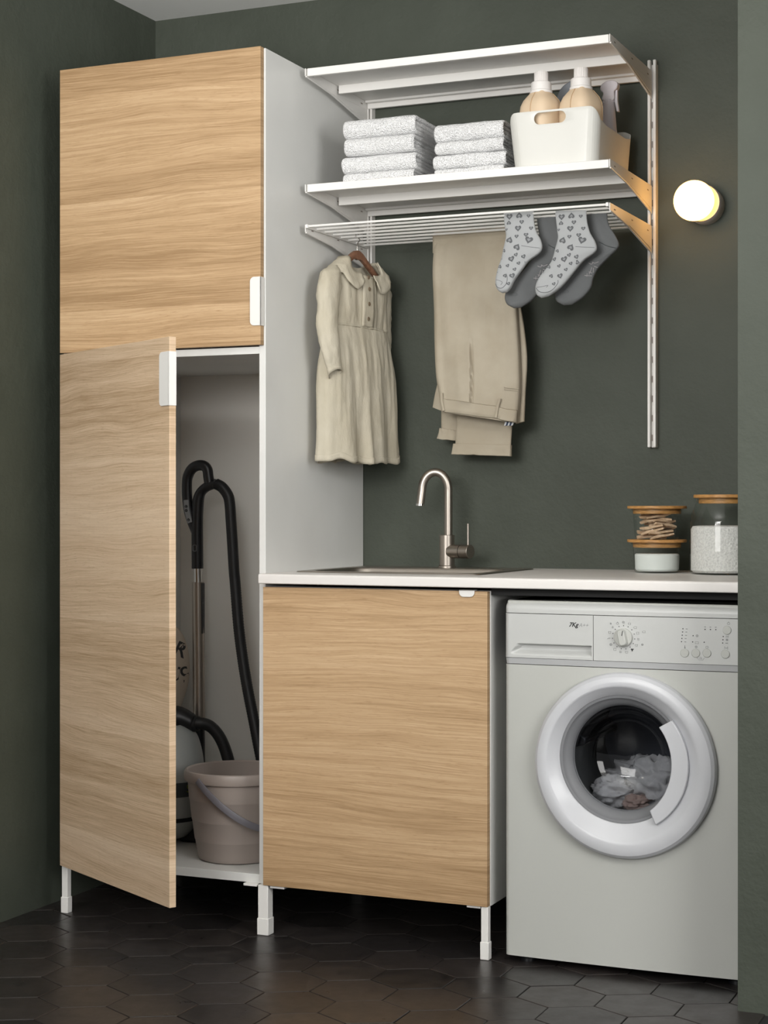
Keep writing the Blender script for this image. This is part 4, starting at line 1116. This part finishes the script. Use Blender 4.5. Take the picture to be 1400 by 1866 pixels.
# ------------------------------------------------------------------ vacuum cleaner in the tall cabinet
vy = .40
vac = thing('vacuum_cleaner', 'grey canister vacuum cleaner with black hose inside the open cabinet', 'vacuum cleaner', (.14, .33, .147))
def V(a, b, Y=vy): return at(315+a*.12861, 820+b*.12861, Y)
PXM = .001565   # metres per photo pixel at this depth
build(MB().tube(spline([V(350,1680), V(348,1400), V(347,1100), V(352,850), V(365,700), V(400,600), V(470,530), V(560,490), V(610,478)], 60), lambda t: .0165-.0028*sstep(.45, .7, t), 20), 'curved_neck', BLACK, vac, angle=60)
build(MB().tube(spline([V(520,470), V(505,380), V(490,280), V(440,225), V(350,222), V(265,275), V(212,380), V(200,500), V(205,680), V(228,860), V(270,1000), V(330,1150)], 80), lambda t: (.0150, .0135), 16), 'loop_handle', BLACK, vac, angle=60)
pan = spline([V(190,710, vy-.012), V(195,800, vy-.013), V(212,900, vy-.013), V(245,1030, vy-.013)], 30)
cp = build(MB().tube(pan, lambda t: (.0085, .0045), 12), 'button_panel', GREYPL, vac, angle=60)
for (a, b, k) in ((186, 800, '1'), (188, 858, '+'), (220, 990, 'e')):
    p = V(a, b, vy-.0185); build(MB().lathe([(0, 0), (.0042, 0), (.0042, .002)], p, 'Y', 16), 'button', BLACK, cp)
    tm = text_mb(k, .0085); m_ = MB(); m_.add([Vector((p.x+q.x-.0022, p.y-.0006, p.z+q.y-.003)) for q in tm.v], tm.f); build(m_, 'symbol', GREYPL, cp, smooth=False)
rr2 = V(310, 1390, vy-.0158)
build(MB().tube([rr2+Vector((a, 0, b)) for a, b in rrect(-.0055, .0055, -.0085, .0085, .003, 3)]+[rr2+Vector((-.0055, 0, -.0055))], .0008, 6), 'release_catch', GREYPL, vac)
tb0 = V(352, 1670); tb1 = at(362, 1400, vy)
build(MB().tube([(tb0.x, vy, tb0.z+.01), (tb0.x+.001, vy, tb0.z-.045)], .0125, 20), 'inner_tube', CHROME, vac)
build(MB().tube([(tb0.x+.001, vy, tb0.z-.04), (tb0.x+.005, vy, .45)], .0168, 24), 'telescopic_tube', STEEL, vac)
build(MB().box(tb0.x+.013, tb0.x+.019, vy-.008, vy+.008, tb0.z-.185, tb0.z-.042), 'slide_latch', BLACK, vac, bevel=.002)
build(MB().tube([(tb0.x+.0046, vy, .462), (tb0.x+.006, vy, .22)], .0165, 20), 'tube_socket', BLACK, vac)
build(MB().prism(rrect(tb0.x-.08, tb0.x+.08, .149, .178, .01, 4), vy-.03, vy+.05), 'floor_head', BLACK, vac, bevel=.006)
hs = [V(610,478), V(700,530), V(780,640), V(808,760), V(825,1000), V(845,1300), V(868,1700), V(885,1900), at(436,1150,vy-.005), at(447,1230,vy-.01), at(462,1310,vy-.015), at(480,1400,vy-.02), at(500,1480,vy-.03), at(490,1530,vy-.03), at(455,1530,vy-.02), at(432,1470,vy-.02), at(420,1400,vy-.03), at(405,1352,vy-.04), at(385,1325,vy-.055), at(362,1318,vy-.075), at(335,1322,vy-.09)]
hp_ = spline(hs, 700)
build(MB().tube(hp_, lambda t: .0150+(.0007 if int(t*700) % 2 else -.0003)+(.0012 if t > .66 else 0), 16), 'hose', HOSEM, vac, angle=0)
vcx, vcy, vz = .137, .30, .147
egg = [(0, vz+.012), (.055, vz+.012), (.085, vz+.03), (.105, vz+.06), (.1135, vz+.10), (.115, vz+.16), (.112, vz+.22), (.104, vz+.265), (.090, vz+.30), (.062, vz+.325), (.03, vz+.333), (0, vz+.334)]
eg = spline([(r, z, 0) for r, z in egg], 70)
build(MB().lathe([(max(.0001, p.x), p.y) for p in eg], (vcx, vcy, 0), seg=56), 'canister', VACB, vac, angle=60)
eb = [(p.x+.0012, p.y) for p in eg if vz+.135 < p.y < vz+.185]
bd = build(MB().lathe(eb, (vcx, vcy, 0), seg=56), 'band', VACD, vac)
eb = [(p.x+.0012, p.y) for p in eg if vz+.062 < p.y < vz+.080]
build(MB().lathe(eb, (vcx, vcy, 0), seg=56), 'bumper_strip', BLACK, vac)
sm = text_mb('S', .030)
out = MB()
def on_can(dx_, z):
    a = -.42+dx_/.115; return Vector((vcx+.1172*math.cos(a), vcy+.1172*math.sin(a), z))
out.add([on_can(q.x*.7-.005, vz+.149+q.y) for q in sm.v], sm.f); build(out, 'logo', LIME, bd, smooth=False)
build(MB().tube(spline([Vector((vcx+.02, vcy-.02, vz+.30)), Vector((vcx+.035, vcy+.0, vz+.345)), Vector(hs[-2])+Vector((-.02, 0, 0)), Vector(hs[-2])], 24), lambda t: .038-.019*t, 20), 'hose_connector', BLACK, vac, angle=60)
for wa in (-.9, .4, 2.4):
    w_ = Vector((vcx+.075*math.cos(wa), vcy+.075*math.sin(wa), vz+.019)); build(MB().lathe([(0, -.008), (.018, -.008), (.0185, 0), (.018, .008), (0, .008)], w_, 'X', 24), 'wheel', BLACK, vac)
build(MB().box(vcx+.05, vcx+.13, vcy+.0, vcy+.10, vz+.001, vz+.055), 'rear_nozzle', BLACK, vac, bevel=.008)

# ------------------------------------------------------------------ bucket
bk = thing('plastic_bucket', 'taupe plastic bucket with slate grey handle inside the open cabinet', 'bucket', (.433, .186, .147))
bcx, bcy, bz = .4335, .186, .1472
pr = [(0, bz), (.094, bz), (.102, bz+.003), (.1055, bz+.010), (.1125, bz+.052), (.1137, bz+.0535), (.1142, bz+.056), (.1206, bz+.104), (.1218, bz+.1055), (.1223, bz+.108), (.1276, bz+.158), (.1287, bz+.1595), (.1292, bz+.162), (.1325, bz+.208),
      (.1405, bz+.2085), (.1420, bz+.212), (.1425, bz+.228), (.1400, bz+.2345), (.1355, bz+.2365), (.1320, bz+.2330), (.1300, bz+.215), (.124, bz+.15), (.104, bz+.02), (.098, bz+.006), (0, bz+.005)]
build(MB().lathe(pr, (bcx, bcy, 0), seg=72), 'pail', BUCKET, bk, angle=38)
rt = Vector((_c, _s, 0)); fw = Vector((-_s, _c, 0))
ax = (-rt*.66-fw*.75).normalized(); pp = (rt*.75-fw*.66).normalized(); rows = []
for k in range(41):
    ps = PI*k/40; drop = .128*math.sin(ps); zz = bz+.219-drop
    rad = .1455-.008*math.sin(ps)
    cpos = Vector((bcx, bcy, 0))+ax*rad*math.cos(ps)+pp*rad*math.sin(ps)+Vector((0, 0, zz))
    nrm = (ax*math.cos(ps)+pp*math.sin(ps)); tg = (-ax*math.sin(ps)+pp*math.cos(ps)+Vector((0, 0, -.9*math.cos(ps)))).normalized(); sd = nrm.cross(tg).normalized()
    rows.append([cpos+nrm*(a*.0022)+sd*(b*.0085) for a, b in ((1, -.8), (.6, -1), (-.6, -1), (-1, -.8), (-1, .8), (-.6, 1), (.6, 1), (1, .8))])
build(MB().grid(rows, True, True, True), 'handle', BHANDLE, bk, angle=50)

# ------------------------------------------------------------------ printed sack hanging behind the door
sk = thing('cloth_sack', 'cream cloth sack with dark lettering, behind the ajar door', 'sack', (.095, .43, .5))
scx, scy = .0945, .400
spf = [(.006, .475), (.022, .485), (.040, .52), (.054, .57), (.059, .62), (.055, .67), (.042, .71), (.022, .735), (.012, .75), (.018, .765), (.022, .772)]
ss = spline([(r, z, 0) for r, z in spf], 50)
rows = [[Vector((scx+p.x*math.cos(a)*(1+.04*math.sin(5*a+p.y*20)), scy+p.x*math.sin(a)*(1+.04*math.sin(5*a+p.y*20)), p.y)) for a in [2*PI*j/48 for j in range(48)]] for p in ss]
sm_ = MB(); sm_.grid(rows, True, True); build(sm_, 'sack_body', CANVAS, sk, angle=0); SB = sm_.bvh()
build(MB().tube(spline([(scx, scy, .75), (scx-.02, scy, .85), (.019, scy, .95)], 14), .002, 6), 'drawstring', CANVAS, sk)
for (ch, px_, py_, sz, rot) in (('P', 323, 1182, .034, -25), ('R', 314, 1190, .034, -25), ('c', 330, 1234, .034, 15), ('L', 318, 1240, .034, -10), ('E', 327, 1284, .042, -12), ('A', 338, 1275, .030, -20), ('N', 312, 1284, .042, 5)):
    tm = text_mb(ch, sz*1.7, 0, .0008); ca, sa = math.cos(math.radians(rot)), math.sin(math.radians(rot)); vs = []
    for q in tm.v:
        a, b = q.x*ca-q.y*sa, q.x*sa+q.y*ca
        tgt = at(px_+a/PXM, py_-b/PXM, scy); d_ = (tgt-CAM).normalized(); h = SB.ray_cast(CAM, d_)
        vs.append((h[0]-d_*.0008) if h[0] else None)
    fs = [f for f in tm.f if all(vs[i] is not None for i in f)]
    use = sorted({i for f in fs for i in f}); mp_ = {i: n for n, i in enumerate(use)}
    if fs:
        m_ = MB(); m_.add([vs[i] for i in use], [tuple(mp_[i] for i in f) for f in fs]); build(m_, 'lettering', INK, sk, smooth=False)
